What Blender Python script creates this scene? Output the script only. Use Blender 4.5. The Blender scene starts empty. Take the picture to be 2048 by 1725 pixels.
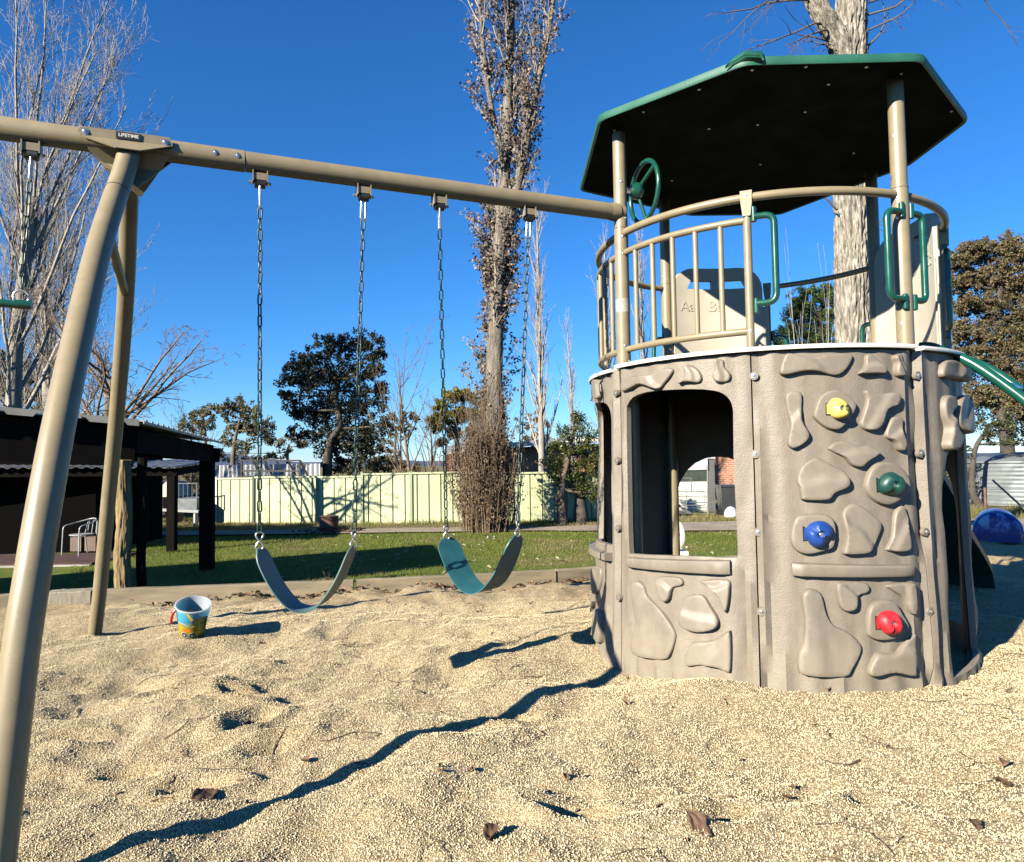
import bpy, bmesh, math, random
import numpy as np
from mathutils import Vector, Matrix, noise
from mathutils.geometry import delaunay_2d_cdt

R_ = random.Random(7)
PI = math.pi
rad = math.radians
scene = bpy.context.scene
COL = scene.collection

# ------------------------------------------------------------------ camera
F, W_, H_ = 1420.0, 2048.0, 1725.0
PITCH, ROLL, CAMZ = rad(2.66), rad(-0.9), 1.0
_c, _s = math.cos(PITCH), math.sin(PITCH)
right = Vector((1, 0, 0)); fwd = Vector((0, _c, _s)); up = Vector((0, -_s, _c))
sr = right * math.cos(ROLL) + up * math.sin(ROLL)
su = up * math.cos(ROLL) - right * math.sin(ROLL)
cd = bpy.data.cameras.new('camera'); cam = bpy.data.objects.new('camera', cd); COL.objects.link(cam)
M = Matrix.Identity(4)
for i in range(3):
    M[i][0] = sr[i]; M[i][1] = su[i]; M[i][2] = -fwd[i]
M[2][3] = CAMZ
cam.matrix_world = M
cd.sensor_fit = 'HORIZONTAL'; cd.sensor_width = 36.0; cd.lens = 36.0 * F / W_
cd.clip_start = 0.05; cd.clip_end = 9000
scene.camera = cam

# ------------------------------------------------------------------ sky, sun, exposure
SUN_AZ, SUN_EL = rad(226.0), rad(25.5)       # azimuth clockwise from +Y, of the direction towards the sun
world = bpy.data.worlds.new('World'); scene.world = world; world.use_nodes = True
wn = world.node_tree; wn.nodes.clear()
wo = wn.nodes.new('ShaderNodeOutputWorld'); wb = wn.nodes.new('ShaderNodeBackground'); ws = wn.nodes.new('ShaderNodeTexSky')
ws.sky_type = 'NISHITA'; ws.sun_disc = False; ws.sun_elevation = SUN_EL; ws.sun_rotation = SUN_AZ
ws.altitude = 300; ws.air_density = 1.0; ws.dust_density = 0.0; ws.ozone_density = 10.0
wb.inputs['Strength'].default_value = 0.072
wh = wn.nodes.new('ShaderNodeHueSaturation'); wh.inputs['Saturation'].default_value = 1.09
wn.links.new(ws.outputs[0], wh.inputs['Color']); wn.links.new(wh.outputs[0], wb.inputs[0]); wn.links.new(wb.outputs[0], wo.inputs[0])
sl = bpy.data.lights.new('sun', 'SUN'); sl.energy = 5.0; sl.angle = rad(0.5); sl.color = (1.0, 0.93, 0.80)
so = bpy.data.objects.new('sun', sl); COL.objects.link(so)
sdir = Vector((math.sin(SUN_AZ) * math.cos(SUN_EL), math.cos(SUN_AZ) * math.cos(SUN_EL), math.sin(SUN_EL)))
so.rotation_euler = sdir.to_track_quat('Z', 'Y').to_euler(); so.location = sdir * 50
vs = scene.view_settings
scene.display_settings.display_device = 'sRGB'
vs.view_transform = 'Standard'; vs.look = 'None'; vs.gamma = 1.0; vs.use_curve_mapping = False
vs.exposure = 1.4
scene.cycles.diffuse_bounces = 0

# ------------------------------------------------------------------ survey helpers (photo pixel -> world)
def ray(u, v):
    A = (u - 1024) / F; B = (862 - v) / F
    return (sr * A + su * B + fwd)
def G(u, v, z=0.0):
    r = ray(u, v); t = (z - CAMZ) / r.z
    return Vector((r.x * t, r.y * t, z))
def P(u, v, Y):
    r = ray(u, v); t = Y / r.y
    return Vector((r.x * t, Y, CAMZ + r.z * t))
def on_cyl(u, v, rho, c):
    r = ray(u, v); a = r.x * r.x + r.y * r.y
    b = -2 * (r.x * c[0] + r.y * c[1]); k = c[0] ** 2 + c[1] ** 2 - rho * rho
    disc = max(b * b - 4 * a * k, 0.0)
    t = (-b - math.sqrt(disc)) / (2 * a)
    p = Vector((r.x * t, r.y * t, CAMZ + r.z * t))
    return math.atan2(p.y - c[1], p.x - c[0]), p.z

# ------------------------------------------------------------------ object helpers
def tag(o, label=None, cat=None, group=None, kind=None):
    if label: o['label'] = label
    if cat: o['category'] = cat
    if group: o['group'] = group
    if kind: o['kind'] = kind
    return o
def empty(name, loc, label=None, cat=None, group=None):
    o = bpy.data.objects.new(name, None); COL.objects.link(o); o.location = loc; o.empty_display_size = 0.2
    return tag(o, label, cat, group)
def put(name, mesh, parent=None, mat=None, M=None):
    o = bpy.data.objects.new(name, mesh); COL.objects.link(o)
    if parent is not None:
        o.parent = parent
        if parent.type == 'EMPTY':
            o.matrix_parent_inverse = Matrix.Translation(-Vector(parent.location))
        else:
            o.matrix_parent_inverse = parent.matrix_basis.inverted()
    if M is not None: o.matrix_basis = M
    return o
def perp(d):
    d = Vector(d).normalized()
    a = Vector((0, 0, 1)) if abs(d.z) < 0.9 else Vector((1, 0, 0))
    x = d.cross(a).normalized(); return x, d.cross(x).normalized()

def text_mesh(name, body, size, extrude, mat, ay='TOP_BASELINE', offset=0.0):
    cu = bpy.data.curves.new(name, 'FONT'); cu.body = body; cu.size = size; cu.extrude = extrude; cu.align_x = 'CENTER'; cu.align_y = ay; cu.offset = offset
    t = bpy.data.objects.new(name, cu); COL.objects.link(t); bpy.context.view_layer.update()
    dg = bpy.context.evaluated_depsgraph_get(); me = bpy.data.meshes.new_from_object(t.evaluated_get(dg)); me.name = name
    bpy.data.objects.remove(t); bpy.data.curves.remove(cu); me.materials.clear(); me.materials.append(mat); return me

class MB:
    def __init__(s): s.v = []; s.f = []; s.m = []
    def add(s, vs, fs, m=0):
        n = len(s.v); s.v.extend([tuple(p) for p in vs]); s.f.extend([tuple(i + n for i in q) for q in fs]); s.m.extend([m] * len(fs)); return s
    def box(s, c, size, R=None, m=0):
        hx, hy, hz = size[0] / 2, size[1] / 2, size[2] / 2
        vs = [Vector((x, y, z)) for x in (-hx, hx) for y in (-hy, hy) for z in (-hz, hz)]
        if R is not None: vs = [R @ p for p in vs]
        c = Vector(c); vs = [p + c for p in vs]
        return s.add(vs, [(0, 1, 3, 2), (4, 6, 7, 5), (0, 4, 5, 1), (2, 3, 7, 6), (0, 2, 6, 4), (1, 5, 7, 3)], m)
    def tube(s, path, r, seg=8, cap=True, m=0, closed=False):
        path = [Vector(p) for p in path]; n = len(path)
        rs = r if isinstance(r, (list, tuple)) else [r] * n
        vs = []; x = None
        for i, p in enumerate(path):
            if closed: d = path[(i + 1) % n] - path[i - 1]
            else: d = path[min(i + 1, n - 1)] - path[max(i - 1, 0)]
            if d.length < 1e-9: d = Vector((0, 0, 1))
            d.normalize()
            if x is None: x, y = perp(d)
            else:
                x = x - d * x.dot(d)
                if x.length < 1e-6: x, y = perp(d)
                x.normalize(); y = d.cross(x)
            for k in range(seg):
                a = 2 * PI * k / seg
                vs.append(p + (x * math.cos(a) + y * math.sin(a)) * rs[i])
        fs = []
        for i in range(n if closed else n - 1):
            j = (i + 1) % n
            for k in range(seg):
                l = (k + 1) % seg
                fs.append((i * seg + k, i * seg + l, j * seg + l, j * seg + k))
        if cap and not closed:
            fs.append(tuple(range(seg - 1, -1, -1))); fs.append(tuple((n - 1) * seg + k for k in range(seg)))
        return s.add(vs, fs, m)
    def cyl(s, a, b, r, seg=16, m=0): return s.tube([a, b], r, seg, True, m)
    def build(s, name, mats, parent=None, smooth=True, angle=40, M=None):
        me = bpy.data.meshes.new(name); me.from_pydata(s.v, [], s.f)
        if not isinstance(mats, (list, tuple)): mats = [mats]
        for q in mats: me.materials.append(q)
        if len(mats) > 1: me.polygons.foreach_set('material_index', s.m)
        if smooth:
            me.polygons.foreach_set('use_smooth', [True] * len(me.polygons))
            if angle: me.set_sharp_from_angle(angle=rad(angle))
        me.update()
        return put(name, me, parent, None, M)
    def mesh(s, name, mats, smooth=True, angle=40):
        me = bpy.data.meshes.new(name); me.from_pydata(s.v, [], s.f)
        if not isinstance(mats, (list, tuple)): mats = [mats]
        for q in mats: me.materials.append(q)
        if len(mats) > 1: me.polygons.foreach_set('material_index', s.m)
        if smooth:
            me.polygons.foreach_set('use_smooth', [True] * len(me.polygons))
            if angle: me.set_sharp_from_angle(angle=rad(angle))
        me.update(); return me

def smooth_path(pts, n=8):
    pts = [Vector(p) for p in pts]; out = []
    for i in range(len(pts) - 1):
        p0 = pts[max(i - 1, 0)]; p1 = pts[i]; p2 = pts[i + 1]; p3 = pts[min(i + 2, len(pts) - 1)]
        for k in range(n):
            t = k / n
            out.append(0.5 * ((2 * p1) + (p2 - p0) * t + (2 * p0 - 5 * p1 + 4 * p2 - p3) * t * t + (3 * p1 - p0 - 3 * p2 + p3) * t ** 3))
    out.append(pts[-1]); return out
def smooth_closed(pts, n=4):
    pts = [Vector(p) for p in pts]; N = len(pts); out = []
    for i in range(N):
        p0, p1, p2, p3 = pts[i - 1], pts[i], pts[(i + 1) % N], pts[(i + 2) % N]
        for k in range(n):
            t = k / n
            out.append(0.5 * ((2 * p1) + (p2 - p0) * t + (2 * p0 - 5 * p1 + 4 * p2 - p3) * t * t + (3 * p1 - p0 - 3 * p2 + p3) * t ** 3))
    return out
def fillet(pts, r, n=5):
    """polyline with its inner corners rounded"""
    pts = [Vector(p) for p in pts]; out = [pts[0]]
    for i in range(1, len(pts) - 1):
        a, b, c = pts[i - 1], pts[i], pts[i + 1]
        d1 = (a - b); d2 = (c - b); rr = min(r, d1.length * .49, d2.length * .49)
        p, q = b + d1.normalized() * rr, b + d2.normalized() * rr
        for k in range(n + 1):
            t = k / n; out.append((1 - t) ** 2 * p + 2 * t * (1 - t) * b + t * t * q)
    out.append(pts[-1]); return out
def inside(poly, x, y):
    c = False; n = len(poly); j = n - 1
    for i in range(n):
        xi, yi = poly[i][0], poly[i][1]; xj, yj = poly[j][0], poly[j][1]
        if (yi > y) != (yj > y) and x < (xj - xi) * (y - yi) / (yj - yi) + xi: c = not c
        j = i
    return c

# ------------------------------------------------------------------ materials
def nodes_of(name):
    m = bpy.data.materials.new(name); m.use_nodes = True
    nt = m.node_tree; b = nt.nodes['Principled BSDF']; return m, nt, b
def N(nt, t, **kw):
    n = nt.nodes.new(t)
    for k, v in kw.items():
        if k in n.inputs: n.inputs[k].default_value = v
        else: setattr(n, k, v)
    return n
def rgba(c): return (c[0], c[1], c[2], 1.0)
def mixc(nt, fac, a, b, mode='MIX'):
    n = nt.nodes.new('ShaderNodeMix'); n.data_type = 'RGBA'; n.blend_type = mode
    for key, val in ((0, fac), (6, a), (7, b)):
        if hasattr(val, 'links') or hasattr(val, 'is_linked'): nt.links.new(val, n.inputs[key])
        else: n.inputs[key].default_value = val if key == 0 else rgba(val)
    return n.outputs[2]
def ramp(nt, src, stops):
    n = nt.nodes.new('ShaderNodeValToRGB'); e = n.color_ramp.elements
    while len(e) < len(stops): e.new(0.5)
    for i, (p, c) in enumerate(stops):
        e[i].position = p; e[i].color = rgba(c) if isinstance(c, (tuple, list)) else (c, c, c, 1)
    nt.links.new(src, n.inputs[0]); return n.outputs[0]
def coords(nt, kind='Object', scale=None):
    t = nt.nodes.new('ShaderNodeTexCoord').outputs[kind]
    if scale is not None:
        mp = nt.nodes.new('ShaderNodeMapping'); mp.inputs['Scale'].default_value = scale
        nt.links.new(t, mp.inputs[0]); t = mp.outputs[0]
    return t
def tex(nt, vec, scale, detail=4, rough=.55, kind='noise', out=0, **kw):
    n = nt.nodes.new('ShaderNodeTexNoise' if kind == 'noise' else 'ShaderNodeTexVoronoi' if kind == 'voronoi' else 'ShaderNodeTexWave')
    n.inputs['Scale'].default_value = scale
    if kind == 'noise': n.inputs['Detail'].default_value = detail; n.inputs['Roughness'].default_value = rough
    for k, v in kw.items(): setattr(n, k, v)
    nt.links.new(vec, n.inputs['Vector']); return n.outputs[out]
def bump(nt, b, h, strength=.3, dist=.01, prev=None):
    n = nt.nodes.new('ShaderNodeBump'); n.inputs['Strength'].default_value = strength; n.inputs['Distance'].default_value = dist
    nt.links.new(h, n.inputs['Height'])
    if prev is not None: nt.links.new(prev, n.inputs['Normal'])
    if b is not None: nt.links.new(n.outputs[0], b.inputs['Normal'])
    return n.outputs[0]
def pmat(name, col, rough=.6, var=.15, scale=6, bmp=0.0, bscale=80, bdist=.004, metal=0.0, spec=.5, stretch=None, col2=None, island=0.0):
    m, nt, b = nodes_of(name); v = coords(nt, 'Object', stretch)
    n = tex(nt, v, scale, 5)
    c2 = col2 or tuple(min(1, x * (1 + var)) for x in col); c1 = tuple(x * (1 - var) for x in col)
    c = ramp(nt, n, [(.32, c1), (.68, c2)])
    if island:
        g = nt.nodes.new('ShaderNodeNewGeometry')
        k = ramp(nt, g.outputs['Random Per Island'], [(0, 1 - island), (1, 1 + island * .6)])
        c = mixc(nt, 1.0, c, k, 'MULTIPLY')
    nt.links.new(c, b.inputs['Base Color'])
    rr = ramp(nt, n, [(.3, max(rough - .08, .05)), (.7, min(rough + .1, 1))]); nt.links.new(rr, b.inputs['Roughness'])
    b.inputs['Metallic'].default_value = metal; b.inputs['Specular IOR Level'].default_value = spec
    if bmp: bump(nt, b, tex(nt, v, bscale, 4), bmp, bdist)
    return m
def leafmat(name, c1, c2, trans=.25, rough=.6):
    m, nt, b = nodes_of(name)
    g = nt.nodes.new('ShaderNodeNewGeometry'); v = coords(nt, 'Object')
    isl = ramp(nt, g.outputs['Random Per Island'], [(0, c1), (1, c2)])
    nz = ramp(nt, tex(nt, v, .5, 3), [(.3, .75), (.7, 1.2)])
    c = mixc(nt, 1.0, isl, nz, 'MULTIPLY')
    nt.links.new(c, b.inputs['Base Color']); b.inputs['Roughness'].default_value = rough; b.inputs['Specular IOR Level'].default_value = .3
    tr = nt.nodes.new('ShaderNodeBsdfTranslucent'); nt.links.new(c, tr.inputs[0])
    mx = nt.nodes.new('ShaderNodeMixShader'); mx.inputs[0].default_value = trans
    nt.links.new(b.outputs[0], mx.inputs[1]); nt.links.new(tr.outputs[0], mx.inputs[2])
    nt.links.new(mx.outputs[0], nt.nodes['Material Output'].inputs[0]); return m

MAT = {}
MAT['tan'] = pmat('tan_powder_coat', (.250, .203, .125), .38, .10, 14, .06, 220, .001, spec=.5)
def tube_mat():
    m, nt, b = nodes_of('tan_powder_coat'); v = coords(nt, 'Object')
    c = ramp(nt, tex(nt, v, 14, 5), [(.32, (.208, .166, .096)), (.68, (.248, .198, .115))])
    gr = ramp(nt, tex(nt, v, 5, 6, .7), [(.55, 0.0), (.75, .40)]); c = mixc(nt, gr, c, (.165, .130, .080))
    du = ramp(nt, tex(nt, v, 34, 5, .75), [(.62, 0.0), (.70, .5)]); c = mixc(nt, du, c, (.31, .26, .175))
    ch = ramp(nt, tex(nt, v, 75, 2, .5), [(.74, 0.0), (.76, .85)]); c = mixc(nt, ch, c, (.075, .050, .032))
    nt.links.new(c, b.inputs['Base Color']); b.inputs['Roughness'].default_value = .40
    bump(nt, b, tex(nt, v, 220, 4), .06, .001); return m
MAT['tan'] = tube_mat()
MAT['panel'] = None
def panel_mat(name, bumpy):
    m, nt, b = nodes_of(name); v = coords(nt, 'Object')
    st = coords(nt, 'Object', (3.5, 3.5, .55))
    n1 = ramp(nt, tex(nt, st, 3.2, 3, .5), [(.36, (.178, .148, .112)), (.64, (.202, .170, .130))])
    n2 = ramp(nt, tex(nt, v, 25, 4), [(.3, .92), (.7, 1.06)])
    c = mixc(nt, 1.0, n1, n2, 'MULTIPLY')
    dust = ramp(nt, tex(nt, v, 2.2, 5, .6), [(.55, 0.0), (.8, .14)])
    c = mixc(nt, dust, c, (.30, .26, .20))
    sp = nt.nodes.new('ShaderNodeSeparateXYZ'); nt.links.new(v, sp.inputs[0])
    ad = nt.nodes.new('ShaderNodeMath'); ad.operation = 'MULTIPLY_ADD'; nt.links.new(tex(nt, coords(nt, 'Object', (4, 4, 1.2)), 3, 5, .7), ad.inputs[0]); ad.inputs[1].default_value = -.40; nt.links.new(sp.outputs[2], ad.inputs[2])
    sand_ = ramp(nt, ad.outputs[0], [(.0, .14), (.05, .0)])            # sand dust thrown up against the foot of the wall
    c = mixc(nt, sand_, c, (.36, .29, .18))
    scf = ramp(nt, tex(nt, coords(nt, 'Object', (1.2, 1.2, 14)), 9, 4, .7), [(.66, 0.0), (.74, .14)])
    c = mixc(nt, scf, c, (.27, .235, .19))
    nt.links.new(c, b.inputs['Base Color']); b.inputs['Roughness'].default_value = .50; b.inputs['Specular IOR Level'].default_value = .42
    if bumpy:
        h = tex(nt, v, 170, 2, .5); p = bump(nt, None, h, .40, .004)
        bump(nt, b, tex(nt, v, 42, 3), .2, .006, p)
    else:
        bump(nt, b, tex(nt, v, 60, 3), .10, .003)
    return m
MAT['panel'] = panel_mat('taupe_textured_plastic', True)
MAT['relief'] = panel_mat('taupe_smooth_plastic', False)
MAT['cream'] = pmat('cream_plastic', (.44, .39, .30), .5, .06, 5, .08, 120, .002)
MAT['dullwhite'] = pmat('dull_aluminium', (.34, .34, .33), .4, .1, 9, metal=.3)
MAT['white'] = pmat('white_plastic', (.66, .63, .55), .5, .06, 8)
MAT['green'] = pmat('green_plastic_coat', (.005, .062, .040), .25, .12, 9, .05, 150, .001)
MAT['roof'] = pmat('green_roof_plastic', (.016, .098, .060), .5, .14, 7, .2, 90, .003)
MAT['roof_under'] = pmat('shade_black_roof_underside', (.0012, .0024, .002), .9, .15, 6, spec=.05)  # underside of the green roof coloured near black to stand for its shade
MAT['steel'] = pmat('zinc_steel', (.48, .47, .45), .3, .12, 40, metal=.85)
MAT['dark'] = pmat('black_plastic', (.012, .012, .012), .5, .2, 10)
MAT['chain'] = pmat('green_coated_chain', (.005, .024, .017), .35, .3, 60, metal=.0, col2=(.012, .045, .032))
MAT['belt'] = pmat('teal_rubber_belt', (.018, .10, .115), .5, .16, 12, .1, 160, .001)
MAT['belt_pale'] = pmat('faded_teal_rubber', (.085, .15, .145), .55, .2, 14, .1, 160, .001)
MAT['belt_worn'] = pmat('worn_grey_green_rubber', (.20, .20, .145), .6, .2, 14, .1, 160, .001)
MAT['yellow'] = pmat('yellow_hold_resin', (.68, .50, .10), .5, .06, 20, .15, 140, .002)
MAT['hgreen'] = pmat('green_hold_resin', (.006, .045, .034), .4, .1, 20, .15, 140, .002)
MAT['blue'] = pmat('blue_hold_resin', (.010, .045, .21), .4, .1, 20, .15, 140, .002)
MAT['red'] = pmat('red_hold_resin', (.52, .018, .025), .45, .08, 20, .15, 140, .002)
MAT['timber'] = pmat('weathered_timber', (.21, .165, .10), .85, .3, 3, .5, 40, .006, stretch=(1, 1, 6))
MAT['logpost'] = pmat('split_log_timber', (.19, .13, .055), .8, .45, 3, .6, 18, .02, stretch=(6, 6, .5))
MAT['shadetimber'] = pmat('shade_black_timber', (.006, .0048, .004), .9, .3, 3, .3, 40, .004, spec=.06)  # timber colour set near black, standing in for shade under the roofs
MAT['zincroof'] = pmat('weathered_zinc_roof', (.36, .32, .25), .5, .2, 3, metal=.2)
# ================================================================== GROUND
EDGE = [(-12, 2.6), (-6.5, 4.55), (-3.92, 5.40), (-3.43, 5.48), (-2.86, 5.58), (-1.3, 5.80), (.36, 6.17), (2.6, 7.05), (3.3, 8.7), (9, 10.4), (16, 11)]
GZ = -.80
def edge_y(x):
    for (x0, y0), (x1, y1) in zip(EDGE, EDGE[1:]):
        if x <= x1: return y0 + (y1 - y0) * (x - x0) / (x1 - x0)
    return EDGE[-1][1]
_fr = random.Random(11)
STEPS = []
for _ in range(70):
    x = _fr.uniform(-2.2, 3.2); y = _fr.uniform(1.1, 4.6)
    if (x - 1.428) ** 2 + (y - 4.012) ** 2 < 1.25 ** 2: continue
    STEPS.append((x, y, _fr.uniform(.06, .16), _fr.uniform(.006, .016), _fr.uniform(0, PI), _fr.uniform(.45, .85)))
# deeper scuffs in the middle-left foreground
for u, v, r_, dpt in ((365, 1395, .11, .05), (480, 1405, .09, .045), (500, 1450, .10, .05), (340, 1425, .06, .03), (395, 1560, .10, .045), (540, 1490, .10, .03), (160, 1480, .08, .025), (1030, 1430, .08, .03), (1600, 1600, .12, .02), (1150, 1640, .12, .03), (1440, 1650, .10, .025), (260, 1530, .09, .03)):
    p_ = G(u, v); STEPS.append((p_.x, p_.y, r_, dpt, _fr.uniform(-.4, .9), .5))
STEP_GRID = {}
for st in STEPS:
    for ix in range(int((st[0] - .4) // .4), int((st[0] + .4) // .4) + 1):
        for iy in range(int((st[1] - .4) // .4), int((st[1] + .4) // .4) + 1): STEP_GRID.setdefault((ix, iy), []).append(st)
def sand_z(x, y):
    z = .035 * noise.noise((x * .7, y * .7, 0)) + .056 * noise.noise((x * 1.9 + 5, y * 1.9, 2)) + .024 * noise.noise((x * 4.6, y * 4.6 + 3, 4)) + .012 * noise.noise((x * 9.5, y * 9.5, 7)) + .006 * noise.noise((x * 21, y * 21, 1))
    d = math.hypot(x - 1.428, y - 4.012)
    f = min(1, max(0, (d - .9) / .8)); z *= .3 + .7 * f
    # heap against the wall between window panel and climbing panel, hollow at the left seam
    z += .05 * math.exp(-(((x - .86) ** 2) / .05 + ((y - 3.12) ** 2) / .02)) - .07 * math.exp(-(((x - .42) ** 2) + ((y - 3.62) ** 2)) / .10)
    z += .02 * math.exp(-(((x - 1.5) ** 2) / .12 + ((y - 3.05) ** 2) / .012))
    for (sx_, sy_, r_, dp, an, sq) in STEP_GRID.get((int(x // .4), int(y // .4)), ()):
        dx, dy = x - sx_, y - sy_
        if abs(dx) > .38 or abs(dy) > .38: continue
        a = dx * math.cos(an) + dy * math.sin(an); b = (-dx * math.sin(an) + dy * math.cos(an)) / sq
        q = (a * a + b * b) / (r_ * r_)
        if q < 5: z += -dp * math.exp(-q * 1.3) + dp * .55 * math.exp(-(math.sqrt(q) - 1.5) ** 2 * 4)
    ey = edge_y(x); dd = ey - y
    if dd < .5: z += -.02 * (1 - dd / .5)
    return z

def sand_mat():
    m, nt, b = nodes_of('coarse_sand'); v = coords(nt, 'Object')
    vo = nt.nodes.new('ShaderNodeTexVoronoi'); vo.inputs['Scale'].default_value = 190; nt.links.new(v, vo.inputs['Vector'])
    g1 = ramp(nt, vo.outputs['Color'], [(.15, (.34, .25, .135)), (.38, (.58, .45, .255)), (.65, (.70, .56, .335)), (.90, (.78, .65, .42))])
    dm = ramp(nt, tex(nt, v, 3.0, 5, .65), [(.35, (.84, .80, .74)), (.65, (1.04, 1.03, 1.02))])
    c = mixc(nt, 1.0, g1, dm, 'MULTIPLY')
    dirt = ramp(nt, tex(nt, v, 30, 5, .75), [(.58, 0.0), (.74, .6)])
    c = mixc(nt, dirt, c, (.11, .075, .04))
    nt.links.new(c, b.inputs['Base Color']); b.inputs['Roughness'].default_value = .9; b.inputs['Specular IOR Level'].default_value = .2
    h1 = ramp(nt, vo.outputs['Distance'], [(0, 1.0), (.7, 0.0)])
    p = bump(nt, None, tex(nt, v, 55, 6, .75), 1.0, .022)
    bump(nt, b, h1, 1.0, .009, p)
    return m
def ground_mat(name, stops, scale, bmp=.5, bscale=40):
    m, nt, b = nodes_of(name); v = coords(nt, 'Object')
    n1 = tex(nt, v, scale, 6, .65); n2 = tex(nt, v, scale * 9, 4, .6)
    mx = nt.nodes.new('ShaderNodeMath'); mx.operation = 'MULTIPLY_ADD'; nt.links.new(n2, mx.inputs[0]); mx.inputs[1].default_value = .5
    md = nt.nodes.new('ShaderNodeMath'); md.operation = 'MULTIPLY'; nt.links.new(n1, md.inputs[0]); md.inputs[1].default_value = .5; nt.links.new(md.outputs[0], mx.inputs[2])
    c = ramp(nt, mx.outputs[0], stops); nt.links.new(c, b.inputs['Base Color']); b.inputs['Roughness'].default_value = .95; b.inputs['Specular IOR Level'].default_value = .15
    bump(nt, b, tex(nt, v, bscale, 5, .65), bmp, .03); return m

nx, ny = 460, 420
xs = [7.5 * math.copysign(abs(t) ** 1.55, t) + .3 * t for t in np.linspace(-1, 1, nx)]
verts = []
for j in range(ny):
    t = (j / (ny - 1)) ** 1.45
    for x in xs:
        y = .25 + (edge_y(x) - .25) * t; verts.append((x, y, sand_z(x, y)))
faces = [(j * nx + i, j * nx + i + 1, (j + 1) * nx + i + 1, (j + 1) * nx + i) for j in range(ny - 1) for i in range(nx - 1)]
me = bpy.data.meshes.new('sand'); me.from_pydata(verts, [], faces); me.materials.append(sand_mat()); me.polygons.foreach_set('use_smooth', [True] * len(faces)); me.update()
tag(put('sand', me), kind='structure')
m = MB(); m.add([(-9, -8, -.03), (9, -8, -.03), (9, .27, -.03), (-9, .27, -.03)], [(0, 1, 2, 3)]); tag(m.build('sand_behind', bpy.data.materials['coarse_sand']), kind='structure')

# loose grains lying on the near sand, instanced on points
g_ = np.random.default_rng(17); NG = 450000
gx = g_.uniform(-2.9, 3.3, NG); gy = .9 + 4.3 * g_.random(NG) ** 1.35
gk = [(x, y) for x, y in zip(gx, gy) if y < edge_y(x) - .05 and (x - 1.428) ** 2 + (y - 4.012) ** 2 > .93 ** 2]
gme = bpy.data.meshes.new('sand_grains'); gme.from_pydata([(x, y, sand_z(x, y) + .001) for x, y in gk], [], [])
gob = put('sand_grains', gme); tag(gob, kind='stuff')
def grain_material():
    m, nt, b = nodes_of('sand_grain'); oi = nt.nodes.new('ShaderNodeObjectInfo')
    c = ramp(nt, oi.outputs['Random'], [(.0, (.26, .19, .105)), (.08, (.52, .405, .23)), (.4, (.65, .525, .31)), (.85, (.72, .595, .365)), (1, (.77, .65, .43))])
    nt.links.new(c, b.inputs['Base Color']); b.inputs['Roughness'].default_value = .8; b.inputs['Specular IOR Level'].default_value = .3; return m
GRAINM = grain_material()
bmg = bmesh.new(); bmesh.ops.create_icosphere(bmg, subdivisions=1, radius=.0018)
for q in bmg.verts: q.co = Vector((q.co.x * 1.25, q.co.y * .95, q.co.z * .8)) * (1 + .25 * noise.noise(q.co * 900))
grm = bpy.data.meshes.new('sand_grain'); bmg.to_mesh(grm); bmg.free(); grm.materials.append(GRAINM)
gsrc = bpy.data.objects.new('sand_grain', grm)
ng = bpy.data.node_groups.new('scatter', 'GeometryNodeTree'); ng.interface.new_socket('Geometry', in_out='INPUT', socket_type='NodeSocketGeometry'); ng.interface.new_socket('Geometry', in_out='OUTPUT', socket_type='NodeSocketGeometry')
gi, go = ng.nodes.new('NodeGroupInput'), ng.nodes.new('NodeGroupOutput'); ip = ng.nodes.new('GeometryNodeInstanceOnPoints'); oi = ng.nodes.new('GeometryNodeObjectInfo'); oi.inputs['Object'].default_value = gsrc
rv = ng.nodes.new('FunctionNodeRandomValue'); rv.data_type = 'FLOAT_VECTOR'; rv.inputs[1].default_value = (6.28, 6.28, 6.28); rs_ = ng.nodes.new('FunctionNodeRandomValue'); rs_.data_type = 'FLOAT'; rs_.inputs[2].default_value = .55; rs_.inputs[3].default_value = 1.45
m2p = ng.nodes.new('GeometryNodeMeshToPoints')
ng.links.new(gi.outputs[0], m2p.inputs[0]); ng.links.new(m2p.outputs[0], ip.inputs['Points']); ng.links.new(oi.outputs['Geometry'], ip.inputs['Instance']); ng.links.new(rv.outputs[0], ip.inputs['Rotation']); ng.links.new(rs_.outputs[1], ip.inputs['Scale']); ng.links.new(ip.outputs[0], go.inputs[0])
md = gob.modifiers.new('scatter', 'NODES'); md.node_group = ng

MAT['lawn'] = ground_mat('lawn_soil_and_grass', [(.34, (.055, .085, .010)), (.48, (.085, .115, .018)), (.58, (.15, .14, .035)), (.70, (.22, .17, .07))], .8)
MAT['dry'] = ground_mat('dry_paddock', [(.35, (.09, .08, .03)), (.6, (.19, .15, .07))], .3)
MAT['gravel'] = ground_mat('gravel', [(.35, (.20, .16, .115)), (.6, (.36, .30, .22))], 1.5, .7, 60)
m = MB(); m.add([(-3000, -400, GZ - .06), (3000, -400, GZ - .06), (3000, 5000, GZ - .06), (-3000, 5000, GZ - .06)], [(0, 1, 2, 3)]); tag(m.build('ground', MAT['dry'], None, False), kind='structure')
def sheet(name, x0, x1, y0, y1, nx, ny, mat, amp, z, fn=None):
    vs = []
    for j in range(ny + 1):
        for i in range(nx + 1):
            x = x0 + (x1 - x0) * i / nx; y = y0 + (y1 - y0) * j / ny
            vs.append((x, y, z + amp * noise.noise((x * .6, y * .6, 0)) + amp * .4 * noise.noise((x * 2.4, y * 2.4, 3)) + (fn(x, y) if fn else 0)))
    m = MB(); m.add(vs, [(j * (nx + 1) + i, j * (nx + 1) + i + 1, (j + 1) * (nx + 1) + i + 1, (j + 1) * (nx + 1) + i) for j in range(ny) for i in range(nx)])
    return tag(m.build(name, mat, None, True, 0), kind='structure')
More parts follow.
